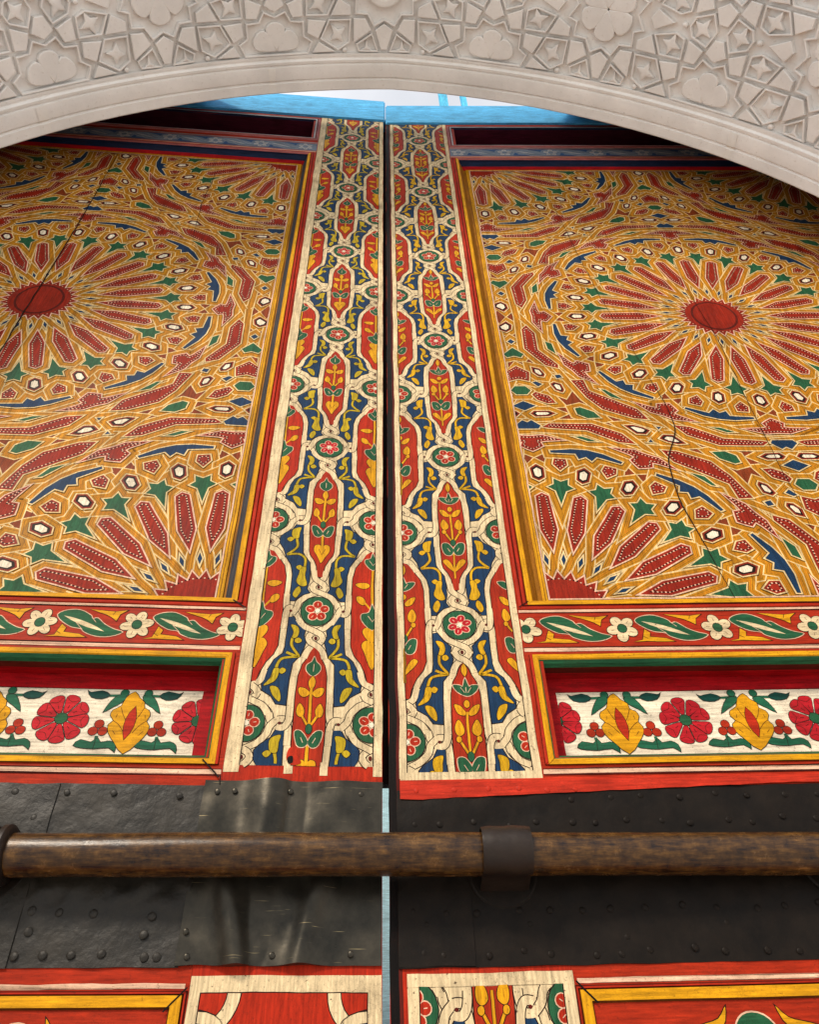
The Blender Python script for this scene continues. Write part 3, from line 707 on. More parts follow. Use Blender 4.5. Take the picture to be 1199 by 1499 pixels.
            for pts in ([(.128, .048), (.178, .043), (.203, .041), (.236, .046), (.218, .032), (.212, .010), (.196, .022), (.180, .030)], [(.024, -.046), (.050, -.040), (.056, -.022), (.062, -.004), (.076, -.016), (.072, -.030), (.118, -.036), (.138, -.046), (.092, -.046), (.060, -.044)]):
                cv.shape(S(pts), ck['y'], 4.1, ck['d'], .0016)
            cv.stroke(S([(.203, .041), (.198, .030)]), .0014, ck['d'], 5); cv.stroke(S([(.054, -.028), (.066, -.036)]), .0014, ck['d'], 5)
            cv.obj('painted_leaf', board, 'X')
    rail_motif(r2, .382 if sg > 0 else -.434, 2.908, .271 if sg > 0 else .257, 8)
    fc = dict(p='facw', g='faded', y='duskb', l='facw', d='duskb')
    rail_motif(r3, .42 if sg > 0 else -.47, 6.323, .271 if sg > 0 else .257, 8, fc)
    # --- flower panel (recessed .07)
    kz = 1.87 / 1.85
    Z5 = lambda v: 1.6 + (v - 1.6) * kz
    U5 = lambda u: -.054 + (u + .054) * kz
    fx0 = .446 if sg > 0 else .489
    fp = box('flower_panel', X(fx0 - .09), X(far0 - .02), .0705, .09, 2.48, 2.83, pm('white', 'X'), leaf)
    tag(fp, 'recessed cream panel painted with red flowers and yellow buds')
    rr = tuple(sorted((X(fx0 * kz), X(far0 - .05)))) + (2.50, Z5(2.737))
    cv = Canvas(.07, tuple(sorted((X(fx0 - .085), X(far0 - .02)))) + (2.48, 2.83), .0016)
    x0_, x1_ = cv.rect[0], cv.rect[1]
    cv.fill([(x0_, rr[3]), (x1_, rr[3]), (x1_, 2.82), (x0_, 2.82)], 'crimson', 1, .02)
    sx = sorted((X(fx0 - .085), X(fx0 * kz)))
    cv.fill([(sx[0], 2.48), (sx[1], 2.48), (sx[1], rr[3] - .0005), (sx[0], rr[3] - .0005)], 'crimson', 1.4, .02)
    cv.obj('painted_line', fp, 'X')
    base_u = .605 if sg > 0 else -.660; per = .3445 * sg
    for i in range(6):
        u = U5(base_u + per * i); zc = Z5(2.641)
        cv = Canvas(.07, rr, .0014)
        jx, jy, js = random.uniform(.93, 1.06), random.uniform(.95, 1.03), random.uniform(-.05, .05)
        T_ = lambda p: [(u + x * jx + y * js, zc + y * jy) for x, y in p]
        sh = [(0, -.086), (.030, -.056), (.047, -.030), (.050, -.010), (.041, .004), (.047, .020), (.042, .034), (.028, .042), (.026, .058), (.012, .070), (-.002, .088), (-.020, .072), (-.028, .046), (-.046, .034), (-.050, .018), (-.040, .004), (-.051, -.008), (-.047, -.030), (-.028, -.056)]
        cv.shape(spline(T_(sh), True, 2), 'yellow', 3, 'dark', .0017)
        for s in (1, -1):
            cv.stroke(spline(T_([(s * .041, .004), (s * .026, -.008), (s * .010, -.030)]), False, 3), .0015, 'line', 4)
            cv.stroke(spline(T_([(s * .028, .042), (s * .020, .020), (s * .012, .006)]), False, 3), .0015, 'line', 4)
            cv.stroke(T_([(s * .030, -.034), (s * .038, -.024)]), .0013, 'line', 4); cv.stroke(T_([(s * .034, .022), (s * .036, .012)]), .0013, 'line', 4)
        cv.shape(T_(lens(-.006 * sg, .044, .006 * sg, -.048, .026)), 'bright', 4.5, 'dark', .0014)
        cv.obj('painted_bud', fp, 'X')
        uf = per * .5
        for (fu) in ((uf,) if i else (uf, -uf)):
            cv = Canvas(.07, rr, .0014)
            cc = (u + fu + (.02 * 0), Z5(2.648)); r0 = random.uniform(0, .6); fj = random.uniform(.92, 1.05)
            for k in range(9):
                an = r0 + 2 * math.pi * k / 9
                an += random.uniform(-.06, .06); p = spline([(cc[0] + fj * r * math.cos(an + d), cc[1] + fj * r * math.sin(an + d)) for r, d in ((.012, 0), (.040, -.30), (.060, -.30), (.066, -.12), (.066, .12), (.060, .30), (.040, .30))], True, 2)
                cv.shape(p, 'rose', 3 + .06 * k, 'dark', .0016)
                cv.stroke([(cc[0] + .030 * math.cos(an), cc[1] + .030 * math.sin(an)), (cc[0] + .040 * math.cos(an), cc[1] + .040 * math.sin(an))], .0016, 'maroon', 4.4)
                cv.stroke(spline([(cc[0] + .060 * math.cos(an - .26), cc[1] + .060 * math.sin(an - .26)), (cc[0] + .050 * math.cos(an), cc[1] + .050 * math.sin(an)), (cc[0] + .060 * math.cos(an + .26), cc[1] + .060 * math.sin(an + .26))], False, 3), .0013, 'maroon', 4.4)
            cv.shape(ellipse(cc[0], cc[1], .0155, .0155, 14), 'green', 5, 'dark', .0016)
            cv.obj('painted_flower', fp, 'X')
        for s in (1, -1):
            cv = Canvas(.07, rr, .0014)
            cv.stroke(T_([(s * .020, .078), (s * .072, .076)]), .007, 'leafg', 2.4)
            cv.shape(spline(T_([(s * .062, .078), (s * .084, .090), (s * .112, .084), (s * .120, .088), (s * .108, .070), (s * .080, .066)]), True, 2), 'deep', 3, 'dark', .0015)
            cv.shape(ellipse(u + s * .030, zc + .086, .0105, .010, 10), 'leafg', 3.2, 'dark', .0013)
            cv.shape(spline(T_([(s * .020, .074), (s * .040, .078), (s * .056, .060), (s * .070, .028), (s * .050, .042), (s * .030, .056)]), True, 2), 'leafg', 3, 'dark', .0015)
            cv.obj('painted_leaf', fp, 'X'); cv = Canvas(.07, rr, .0014)
            bx = .074 * s
            for ox, oz in ((0, .012), (-.012, -.008), (.012, -.008)):
                cv.shape(ellipse(u + bx + ox, zc - .018 + oz, .0115, .0112, 12), 'red', 3 + ox * 5, 'dark', .0014)
            cv.stroke(T_([(bx, -.038), (bx, -.056)]), .008, 'leafg', 2.4)
            cv.shape(spline(T_([(bx - .050, -.066), (bx - .036, -.050), (bx - .010, -.056), (bx + .004, -.044), (bx + .012, -.056), (bx + .034, -.052), (bx + .050, -.062), (bx + .052, -.082), (bx + .036, -.070), (bx, -.074), (bx - .030, -.072)]), True, 2), 'leafg', 3, 'dark', .0015)
            cv.stroke(T_([(bx, -.050), (bx - .002, -.074)]), .0013, 'dark', 4)
            cv.obj('painted_sprig', fp, 'X')
    # --- panel under the iron band
    xi = wo + .006
    strips(r1, 'painted_line', [(*sorted((X(xi + .004), X(far0))), 2.033, 2.042, 'pinkw', 3)], 'X')
    frame(*sorted((X(wo + .002), X(far0 - .002))), 1.2, 2.030, [(.000, -.0004), (.003, -.004), (.006, -.004), (.007, -.0015)], ['maroon', 'bright', 'maroon'])
    frame(*sorted((X(wo + .010), X(far0 - .01))), 1.21, 2.0225, [(.000, -.0010), (.002, -.006), (.022, -.006), (.025, -.001)], ['line', 'yellow', 'line'])
    for k in range(7):
        cv = Canvas(0, tuple(sorted((X(wo + .038), X(far0 - .03)))) + (1.3, 1.994), .0014)
        u = X(.712 + k * .42)
        cv.shape(ellipse(u, 1.937, .042, .038, 24), 'green', 3, 'pinkw', .003)
        for s in (1, -1):
            cv.shape(spline([(u + s * .050, 1.985), (u + s * .070, 1.965), (u + s * .110, 1.955), (u + s * .160, 1.940), (u + s * .110, 1.942), (u + s * .066, 1.950)], True, 3), 'yellow', 3, 'dark', .0018)
        cv.obj('painted_sprig', r1, 'X')

def gap_line(leaf, pts, w=.004, dep=-.0066):
    cv = Canvas(dep, (-9, 9, -9, 9), .0012); cv.stroke(pts, w, 'black', 1); cv.obj('open_mitre', leaf)
gap_line(leafL, [(-.452, 2.516), (-.407, 2.470)], .0035); gap_line(leafL, [(-.404, 2.474), (-.402, 2.452)], .0028)
gap_line(leafL, [(-.443, 3.000), (-.405, 2.972)], .004); gap_line(leafL, [(-.405, 2.034), (-.445, 1.992)], .003)
gap_line(leafR, [(.372, 2.036), (.409, 1.996)], .0035); gap_line(leafR, [(.371, 2.983), (.400, 3.004)], .003)
cv = Canvas(-.002, (-9, 9, -9, 9), .003)
cv.fill(spline([(-.249, 2.548), (-.232, 2.552), (-.226, 2.530), (-.216, 2.512), (-.236, 2.505), (-.252, 2.520)], True, 4), 'bright', 1); cv.fill(spline([(-.250, 2.524), (-.238, 2.528), (-.236, 2.512), (-.248, 2.510)], True, 3), 'black', 2)
cv.obj('paint_smear', leafL)
# ------------------------------------------------------------------ iron
def iron_mat(name, base, rough, scratch=0.0, bump=.35, bscale=60):
    m = bpy.data.materials.new(name); m.use_nodes = True; n = m.node_tree.nodes; l = m.node_tree.links; b = n['Principled BSDF']; b.inputs['Specular IOR Level'].default_value = .26
    tc = n.new('ShaderNodeTexCoord')
    no = n.new('ShaderNodeTexNoise'); no.inputs['Scale'].default_value = 11; no.inputs['Detail'].default_value = 9; no.inputs['Roughness'].default_value = .68; l.new(tc.outputs['Object'], no.inputs[0])
    rp = n.new('ShaderNodeValToRGB'); rp.color_ramp.elements[0].position = .35; rp.color_ramp.elements[1].position = .72
    rp.color_ramp.elements[0].color = (*[c * .7 for c in base], 1); rp.color_ramp.elements[1].color = (base[0] * 1.9, base[1] * 1.75, base[2] * 1.6, 1); l.new(no.outputs['Fac'], rp.inputs[0])
    out = rp.outputs[0]
    fn = n.new('ShaderNodeTexNoise'); fn.inputs['Scale'].default_value = bscale; fn.inputs['Detail'].default_value = 5; l.new(tc.outputs['Object'], fn.inputs[0])
    if scratch:
        mp = n.new('ShaderNodeMapping'); mp.inputs['Scale'].default_value = (9, 9, 300); mp.inputs['Rotation'].default_value = (0, .03, 0); l.new(tc.outputs['Object'], mp.inputs[0])
        sn = n.new('ShaderNodeTexNoise'); sn.inputs['Scale'].default_value = 1.0; sn.inputs['Detail'].default_value = 3; l.new(mp.outputs[0], sn.inputs[0])
        r = n.new('ShaderNodeMapRange'); r.inputs[1].default_value = .68; r.inputs[2].default_value = .74; r.inputs[4].default_value = scratch; l.new(sn.outputs['Fac'], r.inputs[0])
        mx = n.new('ShaderNodeMix'); mx.data_type = 'RGBA'; l.new(r.outputs[0], mx.inputs[0]); l.new(out, mx.inputs[6]); mx.inputs[7].default_value = (.42, .33, .17, 1); out = mx.outputs[2]
    l.new(out, b.inputs['Base Color'])
    rr = n.new('ShaderNodeMapRange'); rr.inputs[3].default_value = rough - .1; rr.inputs[4].default_value = rough + .22; l.new(no.outputs['Fac'], rr.inputs[0]); l.new(rr.outputs[0], b.inputs['Roughness'])
    bp = n.new('ShaderNodeBump'); bp.inputs['Strength'].default_value = bump; bp.inputs['Distance'].default_value = .004
    ad = n.new('ShaderNodeMath'); ad.operation = 'MULTIPLY_ADD'; ad.inputs[1].default_value = .5; l.new(fn.outputs['Fac'], ad.inputs[0]); l.new(no.outputs['Fac'], ad.inputs[2])
    l.new(ad.outputs[0], bp.inputs['Height']); l.new(bp.outputs[0], b.inputs['Normal'])
    return m
M_IR = iron_mat('black_painted_iron', (.0075, .0056, .0042), .40, 0, .35); M_IR.node_tree.nodes['Principled BSDF'].inputs['Specular IOR Level'].default_value = .10
M_IL = iron_mat('old_sheet_iron', (.014, .0125, .0095), .38, 0, .8)
M_IS = iron_mat('scratched_sheet_iron', (.034, .032, .026), .27, .9, .12); M_IS.node_tree.nodes['Principled BSDF'].inputs['Metallic'].default_value = .75
M_RD = paint('paint_red_iron', (196, 52, 32), 'X', .3, .42)
def sheet(name, x0, x1, z0, z1, y, mat, parent, amp=.0015, nx=40, nz=14, th=.003, fn=None, wav=.002, sm=True):
    """a nailed metal sheet with uneven edges and a buckled face"""
    v = []; f = []
    for j in range(nz + 1):
        for i in range(nx + 1):
            x = x0 + (x1 - x0) * i / nx; zz = z0 + (z1 - z0) * j / nz
            if j in (0, nz): zz += noise.noise(Vector((x * 14, j, 4))) * wav
            if i in (0, nx): x += noise.noise(Vector((zz * 14, i, 9))) * wav
            h = amp * noise.noise(Vector((x * 9, zz * 9, 1))) + amp * .6 * noise.noise(Vector((x * 24, zz * 24, 5)))
            if fn: h += fn(x, zz)
            v.append((x, y - max(h, -.0022) - th, zz))
    n = (nx + 1)
    for j in range(nz):
        for i in range(nx): f.append((j * n + i, j * n + i + 1, (j + 1) * n + i + 1, (j + 1) * n + i))
    rim = [i for i in range(nx + 1)] + [j * n + nx for j in range(1, nz + 1)] + [nz * n + i for i in range(nx - 1, -1, -1)] + [j * n for j in range(nz - 1, 0, -1)]
    k = len(v)
    for r in rim: v.append((v[r][0], y - .0002, v[r][2]))
    for i in range(len(rim)):
        j = (i + 1) % len(rim); f.append((rim[j], rim[i], k + i, k + j))
    return mesh(name, v, f, mat, parent, smooth=False) if not sm else smooth_by(mesh(name, v, f, mat, parent), 35)
def smooth_by(o, deg):
    me = o.data
    me.polygons.foreach_set('use_smooth', [True] * len(me.polygons))
    bm = bmesh.new(); bm.from_mesh(me)
    for e_ in bm.edges:
        if len(e_.link_faces) == 2 and e_.calc_face_angle(0) > math.radians(deg): e_.smooth = False
    bm.to_mesh(me); bm.free(); return o
riv = {}
def rivet(parent, x, z_, y, r=.0085, mat=None, h=.18):
    key = (mat.name, round(r, 3))
    if key not in riv:
        v = [(0, -r * h, 0)]; f = []
        for k, (rr, hh) in enumerate(((.55, .85), (.88, .45), (1.0, 0))):
            for i in range(10): v.append((r * .85 * rr * math.cos(i * .6283), -r * h * hh, r * .85 * rr * math.sin(i * .6283)))
        for i in range(10): f.append((0, 1 + (i + 1) % 10, 1 + i))
        for k in range(2):
            for i in range(10): f.append((1 + k * 10 + i, 1 + k * 10 + (i + 1) % 10, 11 + k * 10 + (i + 1) % 10, 11 + k * 10 + i))
        me = bpy.data.meshes.new('rivet'); me.from_pydata(v, [], f); me.materials.append(mat); me.polygons.foreach_set('use_smooth', [True] * len(f)); riv[key] = me
    o = bpy.data.objects.new('rivet', riv[key]); COL.objects.link(o); o.parent = parent; o.location = (x, y, z_); o.rotation_euler = (0, random.uniform(0, 6), random.uniform(-.12, .12)); o.scale = (1, 1, random.uniform(.85, 1.15))
    return o
# right leaf: one long black sheet, its painted-over top edge
bandR = sheet('iron_band', .014, 2.8, IRON0, 2.444, 0, M_IR, leafR, .0034, 200, 24)
def topz(x): return 2.421 + (2.447 - 2.421) * min(1, max(0, (x - .08) / .85))
v = []; f = []
for i in range(61):
    x = .022 + (1.6 - .022) * i / 60
    v += [(x, -.0062, topz(x) + noise.noise(Vector((x * 22, 0, 0))) * .0025), (x, -.0068, max(topz(x) + .012, 2.462) - .0), (x, 0, 2.4725)]
for i in range(60):
    a_ = i * 3; f += [(a_, a_ + 3, a_ + 4, a_ + 1), (a_ + 1, a_ + 4, a_ + 5, a_ + 2)]
rf = mesh('iron_band', v, f, M_RD, leafR); tag(rf, 'red overpainted upper edge of the iron band')
for x in (.060, .150, .232, .305, .372, .44): rivet(rf, x, 2.441 + random.uniform(-.003, .003), -.0065, .0085, M_RD)
for i in range(16):
    x = .435 + i * .083
    rivet(bandR, x + random.uniform(-.01, .01), 2.420 + random.uniform(-.006, .006), -.0045, .0085, M_IR)
for i in range(22):
    x = .045 + i * .073 + random.uniform(-.012, .012)
    rivet(bandR, x, 2.358 + random.uniform(-.008, .008), -.0045, .0085, M_IR)
    rivet(bandR, x + random.uniform(-.012, .012), 2.172 + random.uniform(-.006, .006), -.0045, .0088, M_IR)
    rivet(bandR, x + random.uniform(-.012, .012), 2.088 + random.uniform(-.006, .006), -.0045, .0090, M_IR)
    if i % 3 == 0: rivet(bandR, x + .02, 2.135 + random.uniform(-.02, .02), -.0045, .0075, M_IR)
# seam on the right band
sheet('iron_patch', .014, .172, IRON0 + .002, 2.214, -.003, M_IR, leafR, .0010, 20, 10, .0022)
# left leaf: overlapping old sheets
def crumple(x, z_):
    h = 0
    if z_ < 2.30:
        t = max(0, 1 - abs(z_ - 2.215) / .05); h += .010 * t * (.5 + noise.noise(Vector((x * 22, z_ * 30, 2))))
    return h
oldA = sheet('iron_sheet', -.775, -.43, IRON0 + .004, 2.452, 0, M_IL, leafL, .0030, 60, 30, .003, crumple)
oldB = sheet('iron_sheet', -1.25, -.765, IRON0 + .003, 2.450, -.0032, M_IL, leafL, .0028, 50, 24, .003)
sheet('iron_sheet', -2.8, -1.24, IRON0 + .003, 2.449, 0, M_IL, leafL, .0028, 60, 16, .003)
def buckle(x, z_):
    h = 0
    if z_ > 2.26:
        t = (z_ - 2.26) / .2
        h += .017 * math.exp(-((x + .285) / .045) ** 2) - .012 * math.exp(-((x + .225) / .022) ** 2) + .005 * math.exp(-((x + .10) / .06) ** 2)
        h += .003 * noise.noise(Vector((x * 16, z_ * 8, 3)))
    else:
        h += .021 * math.exp(-((x + .335 + (z_ - 2.15) * .25) / .030) ** 2) - .007 * math.exp(-((x + .285) / .024) ** 2) + .016 * math.exp(-((x + .178 - (z_ - 2.15) * .2) / .026) ** 2) - .004 * math.exp(-((x + .08) / .05) ** 2)
        h += .004 * noise.noise(Vector((x * 14, z_ * 10, 8)))
    return h
new = sheet('iron_sheet', -.437, -.0215, IRON0 + .006, 2.4635, -.0036, M_IS, leafL, .0012, 110, 44, .003, buckle, .004)
tag(new, 'shiny buckled sheet scratched along its length')
for x, z_ in [(-.86, 2.43), (-.745, 2.43), (-.64, 2.43), (-.49, 2.425), (-.80, 2.37), (-.98, 2.43), (-1.1, 2.43)]: rivet(oldA, x, z_, -.0062, .0095, M_IL)
for x, z_ in [(-.745, 2.175), (-.69, 2.172), (-.62, 2.170), (-.50, 2.165), (-.51, 2.13), (-.755, 2.09), (-.70, 2.092), (-.645, 2.092), (-.585, 2.094), (-.50, 2.088), (-.74, 2.135), (-.80, 2.13), (-.80, 2.085), (-.86, 2.09), (-.92, 2.09), (-.85, 2.17), (-.475, 2.088)]: rivet(oldA, x, z_, -.0060, .0105, M_IL)
for x, z_ in [(-.405, 2.435), (-.365, 2.437), (-.235, 2.437), (-.07, 2.432), (-.425, 2.135), (-.415, 2.088), (-.34, 2.084), (-.245, 2.090), (-.085, 2.092), (-.20, 2.175)]: rivet(new, x, z_, -.0095, .0075, M_IS)

# ------------------------------------------------------------------ bar
def wood_bar():
    m = bpy.data.materials.new('worn_brown_bar'); m.use_nodes = True; n = m.node_tree.nodes; l = m.node_tree.links; b = n['Principled BSDF']
    tc = n.new('ShaderNodeTexCoord'); mp = n.new('ShaderNodeMapping'); mp.inputs['Scale'].default_value = (9, 60, 60); l.new(tc.outputs['Object'], mp.inputs[0])
    no = n.new('ShaderNodeTexNoise'); no.inputs['Scale'].default_value = 2.2; no.inputs['Detail'].default_value = 10; no.inputs['Roughness'].default_value = .7; l.new(mp.outputs[0], no.inputs[0])
    n2 = n.new('ShaderNodeTexNoise'); n2.inputs['Scale'].default_value = 26; n2.inputs['Detail'].default_value = 8; n2.inputs['Roughness'].default_value = .7; l.new(tc.outputs['Object'], n2.inputs[0])
    mx0 = n.new('ShaderNodeMath'); mx0.operation = 'MULTIPLY_ADD'; mx0.inputs[1].default_value = .5; l.new(no.outputs['Fac'], mx0.inputs[0])
    hf = n.new('ShaderNodeMath'); hf.operation = 'MULTIPLY'; hf.inputs[1].default_value = .5; l.new(n2.outputs['Fac'], hf.inputs[0]); l.new(hf.outputs[0], mx0.inputs[2])
    rp = n.new('ShaderNodeValToRGB'); E = rp.color_ramp.elements
    E[0].position = .40; E[0].color = (.012, .005, .003, 1); E[1].position = .72; E[1].color = (.30, .14, .035, 1)
    x = E.new(.50); x.color = (.048, .022, .006, 1); x = E.new(.60); x.color = (.11, .052, .012, 1)
    l.new(mx0.outputs[0], rp.inputs[0]); l.new(rp.outputs[0], b.inputs['Base Color'])
    b.inputs['Specular IOR Level'].default_value = .30
    r = n.new('ShaderNodeMapRange'); r.inputs[3].default_value = .14; r.inputs[4].default_value = .36; l.new(n2.outputs['Fac'], r.inputs[0]); l.new(r.outputs[0], b.inputs['Roughness'])
    bp = n.new('ShaderNodeBump'); bp.inputs['Strength'].default_value = .35; bp.inputs['Distance'].default_value = .003; l.new(mx0.outputs[0], bp.inputs['Height']); l.new(bp.outputs[0], b.inputs['Normal'])
    return m
M_BAR = wood_bar()
M_DK = iron_mat('brown_black_iron', (.012, .008, .006), .36, 0, .35, 90)
BY = -.083; BZ = lambda x: 2.2655 - .0045 * x
def tube(name, path, rad, seg, mat, parent=None, cap=True, wob=0.0):
    v = []; f = []
    n = len(path)
    for i, (p, r) in enumerate(zip(path, rad)):
        for k in range(seg):
            t = 2 * math.pi * k / seg
            rr = r * (1 + wob * noise.noise(Vector((p[0] * 3, math.cos(t) * 1.2, math.sin(t) * 1.2))))
            v.append((p[0], p[1] + rr * math.cos(t), p[2] + rr * math.sin(t)))
    for i in range(n - 1):
        for k in range(seg): f.append((i * seg + k, (i + 1) * seg + k, (i + 1) * seg + (k + 1) % seg, i * seg + (k + 1) % seg))
    if cap: f.append(tuple(range(seg))); f.append(tuple((n - 1) * seg + k for k in range(seg))[::-1])
    return smooth_by(mesh(name, v, f, mat, parent), 40)
bar = empty('door_bar', (0, BY, 2.2655), 0, 'long round brown bar lying across both door leaves', 'door bar')
xs = [-.83 + 3.0 * i / 120 for i in range(121)]
tube('bar_shaft', [(x, 0, BZ(x) - 2.2655) for x in xs], [.0435 + .0012 * noise.noise(Vector((x * 4, 0, 0))) for x in xs], 36, M_BAR, bar, True, .03)
prof = [(-.90, .030), (-.895, .052), (-.885, .060), (-.872, .060), (-.862, .050), (-.856, .047), (-.850, .057), (-.843, .060), (-.836, .056), (-.832, .050), (-.826, .052), (-.818, .060), (-.808, .0605), (-.802, .054), (-.800, .046)]
tube('ridged_collar', [(x, 0, BZ(x) - 2.2655) for x, r in prof], [r for x, r in prof], 36, M_DK, bar, True, .02)

def bracket(leaf, x, wdt, sg, strap=True):
    """iron strap bent over the bar, on a round plate"""
    off = LA * sg * x * 0  # leaf turn is small
    g = empty('bar_bracket', (0, 0, 0), 0); g.parent = leaf
    yb = BY + math.tan(LA) * abs(x) * -1   # bar seen from the turned leaf
    zc = BZ(x)
    if strap:
      _strap(g, x, wdt, yb, zc)
    # plate
    v = []; f = []
    pr = [(.0, -.0085), (.060, -.0085), (.072, -.0078), (.0765, -.0045), (.0765, -.0005)]; N = 40; zz = zc - (.012 if strap else .0)
    v.append((x, pr[0][1], zz))
    for r, y in pr[1:]:
        for k in range(N): v.append((x + r * math.cos(k * 2 * math.pi / N), y, zz + r * 1.02 * math.sin(k * 2 * math.pi / N)))
    for k in range(N): f.append((0, 1 + (k + 1) % N, 1 + k))
    for i in range(3):
        for k in range(N): f.append((1 + i * N + k, 1 + i * N + (k + 1) % N, 1 + (i + 1) * N + (k + 1) % N, 1 + (i + 1) * N + k))
    smooth_by(mesh('round_plate', v, f, M_IR, g), 30)
    return g
def _strap(g, x, wdt, yb, zc):
    # profile in (y,z): from leaf above the bar, round its front, back below
    R = .0450; T = .0050
    path = [(-.004, zc + .060), (-.020, zc + .057)]
    for i in range(15):
        t = math.radians(62 + (298 - 62) * i / 14); path.append((yb + R * math.cos(t), zc + R * math.sin(t)))
    path += [(-.022, zc - .046), (-.004, zc - .050)]
    v = []; f = []; n = len(path); xsn = 8
    def nrm(i):
        a = path[max(i - 1, 0)]; b = path[min(i + 1, n - 1)]; dx, dy = b[0] - a[0], b[1] - a[1]; l = math.hypot(dx, dy); return (dy / l, -dx / l)
    for lay in (0, 1):
        for i in range(n):
            nx_, nz_ = nrm(i); s = 1 if (path[i][0] - yb) * nx_ + (path[i][1] - zc) * nz_ > 0 else -1
            for k in range(xsn + 1):
                xx = x - wdt / 2 + wdt * k / xsn; ed = .0018 if k in (0, xsn) else 0
                h = (T - ed + .0018 * noise.noise(Vector((xx * 40, i * .6, 1)))) * lay
                v.append((xx, path[i][0] + nx_ * s * h, path[i][1] + nz_ * s * h))
    m = (xsn + 1) * n
    for i in range(n - 1):
        for k in range(xsn):
            a = i * (xsn + 1) + k; f.append((m + a, m + a + 1, m + a + xsn + 2, m + a + xsn + 1)); f.append((a, a + xsn + 1, a + xsn + 2, a + 1))
        for k in (0, xsn):
            a = i * (xsn + 1) + k; f.append((a, m + a, m + a + xsn + 1, a + xsn + 1))
    o = mesh('iron_strap', v, f, M_DK, g)
    bm = bmesh.new(); bm.from_mesh(o.data); bmesh.ops.recalc_face_normals(bm, faces=bm.faces); bm.to_mesh(o.data); bm.free(); smooth_by(o, 40)
bracket(leafR, .246, .105, 1)
b2 = bracket(leafR, .99, .06, 1, False)
b3 = bracket(leafL, -.85, .05, -1, False)

# astragal closing the joint above the band, behind the leaves
as_ = box('cover_strip', -.05, .05, .067, .09, 2.494, 7.05, pm('dark'), leafL)

# ------------------------------------------------------------------ archway
YE = -.25; AX0 = .0274; OFF = .2567; AZC = 3.959; AR = 2.674; PH0 = math.asin(OFF / AR)
def arch_pt(s, q, h=0.0):
    """s along the curve from the crown, q into the passage from the door-side edge, h out of the surface"""
    sg = 1 if s >= 0 else -1; ph = PH0 + abs(s) / AR; r = AR - h
    if ph > math.pi / 2:
        d = (ph - math.pi / 2) * AR; return (AX0 - sg * OFF + sg * r, YE - q, AZC - d)
    return (AX0 - sg * OFF + sg * r * math.sin(ph), YE - q, AZC + r * math.cos(ph))
def plaster(name, base, bump=.3, var=.12):
    m = bpy.data.materials.new(name); m.use_nodes = True; n = m.node_tree.nodes; l = m.node_tree.links; b = n['Principled BSDF']
    tc = n.new('ShaderNodeTexCoord')
    no = n.new('ShaderNodeTexNoise'); no.inputs['Scale'].default_value = 3.2; no.inputs['Detail'].default_value = 9; no.inputs['Roughness'].default_value = .62; l.new(tc.outputs['Object'], no.inputs[0])
    fi = n.new('ShaderNodeTexNoise'); fi.inputs['Scale'].default_value = 70; fi.inputs['Detail'].default_value = 5; l.new(tc.outputs['Object'], fi.inputs[0])
    rp = n.new('ShaderNodeValToRGB'); rp.color_ramp.elements[0].position = .3; rp.color_ramp.elements[1].position = .7
    rp.color_ramp.elements[0].color = (*[c * (1 - var) for c in base], 1); rp.color_ramp.elements[1].color = (*[min(1, c * (1 + var)) for c in base], 1)
    l.new(no.outputs['Fac'], rp.inputs[0])
    sp = n.new('ShaderNodeMapRange'); sp.inputs[1].default_value = .62; sp.inputs[2].default_value = .74; sp.inputs[4].default_value = .35; l.new(fi.outputs['Fac'], sp.inputs[0])
    mx = n.new('ShaderNodeMix'); mx.data_type = 'RGBA'; l.new(sp.outputs[0], mx.inputs[0]); l.new(rp.outputs[0], mx.inputs[6]); mx.inputs[7].default_value = (base[0] * .62, base[1] * .58, base[2] * .52, 1)
    l.new(mx.outputs[2], b.inputs['Base Color']); b.inputs['Roughness'].default_value = .82; b.inputs['Specular IOR Level'].default_value = .2
    bp = n.new('ShaderNodeBump'); bp.inputs['Strength'].default_value = bump; bp.inputs['Distance'].default_value = .004; l.new(fi.outputs['Fac'], bp.inputs['Height']); l.new(bp.outputs[0], b.inputs['Normal'])
    return m
M_PL = plaster('carved_plaster', (.82, .815, .80))
M_PL2 = plaster('smooth_plaster', (.84, .835, .82), .2)
M_PATCH = plaster('patch_plaster', (.84, .83, .80), .2, .05)
arch = empty('plaster_arch', (AX0, YE, 0), 0, 'carved white plaster arch spanning in front of the doors', 'arch')
AO = Vector((AX0, YE, 0))
def amesh(name, verts, faces, mat, smooth=0):
    o = mesh(name, [tuple(Vector(p) - AO) for p in verts], faces, mat, arch)
    bm = bmesh.new(); bm.from_mesh(o.data); bmesh.ops.recalc_face_normals(bm, faces=bm.faces); bm.to_mesh(o.data); bm.free()
    if smooth: smooth_by(o, smooth)
    return o
def sweep(name, prof, s0, s1, ns, mat, sm=25):
    v = []; f = []
    ss = [s0 + (s1 - s0) * i / ns for i in range(ns + 1)]
    for s in ss:
        for q, h in prof: v.append(arch_pt(s, q, h + .0012 * noise.noise(Vector((s * 3, q * 5, 0)))))
    n = len(prof)
    for i in range(ns):
        for j in range(n - 1): f.append((i * n + j, i * n + j + 1, (i + 1) * n + j + 1, (i + 1) * n + j))
    return amesh(name, v, f, mat, sm)
S_END = AR * (math.pi / 2 - PH0) + AZC
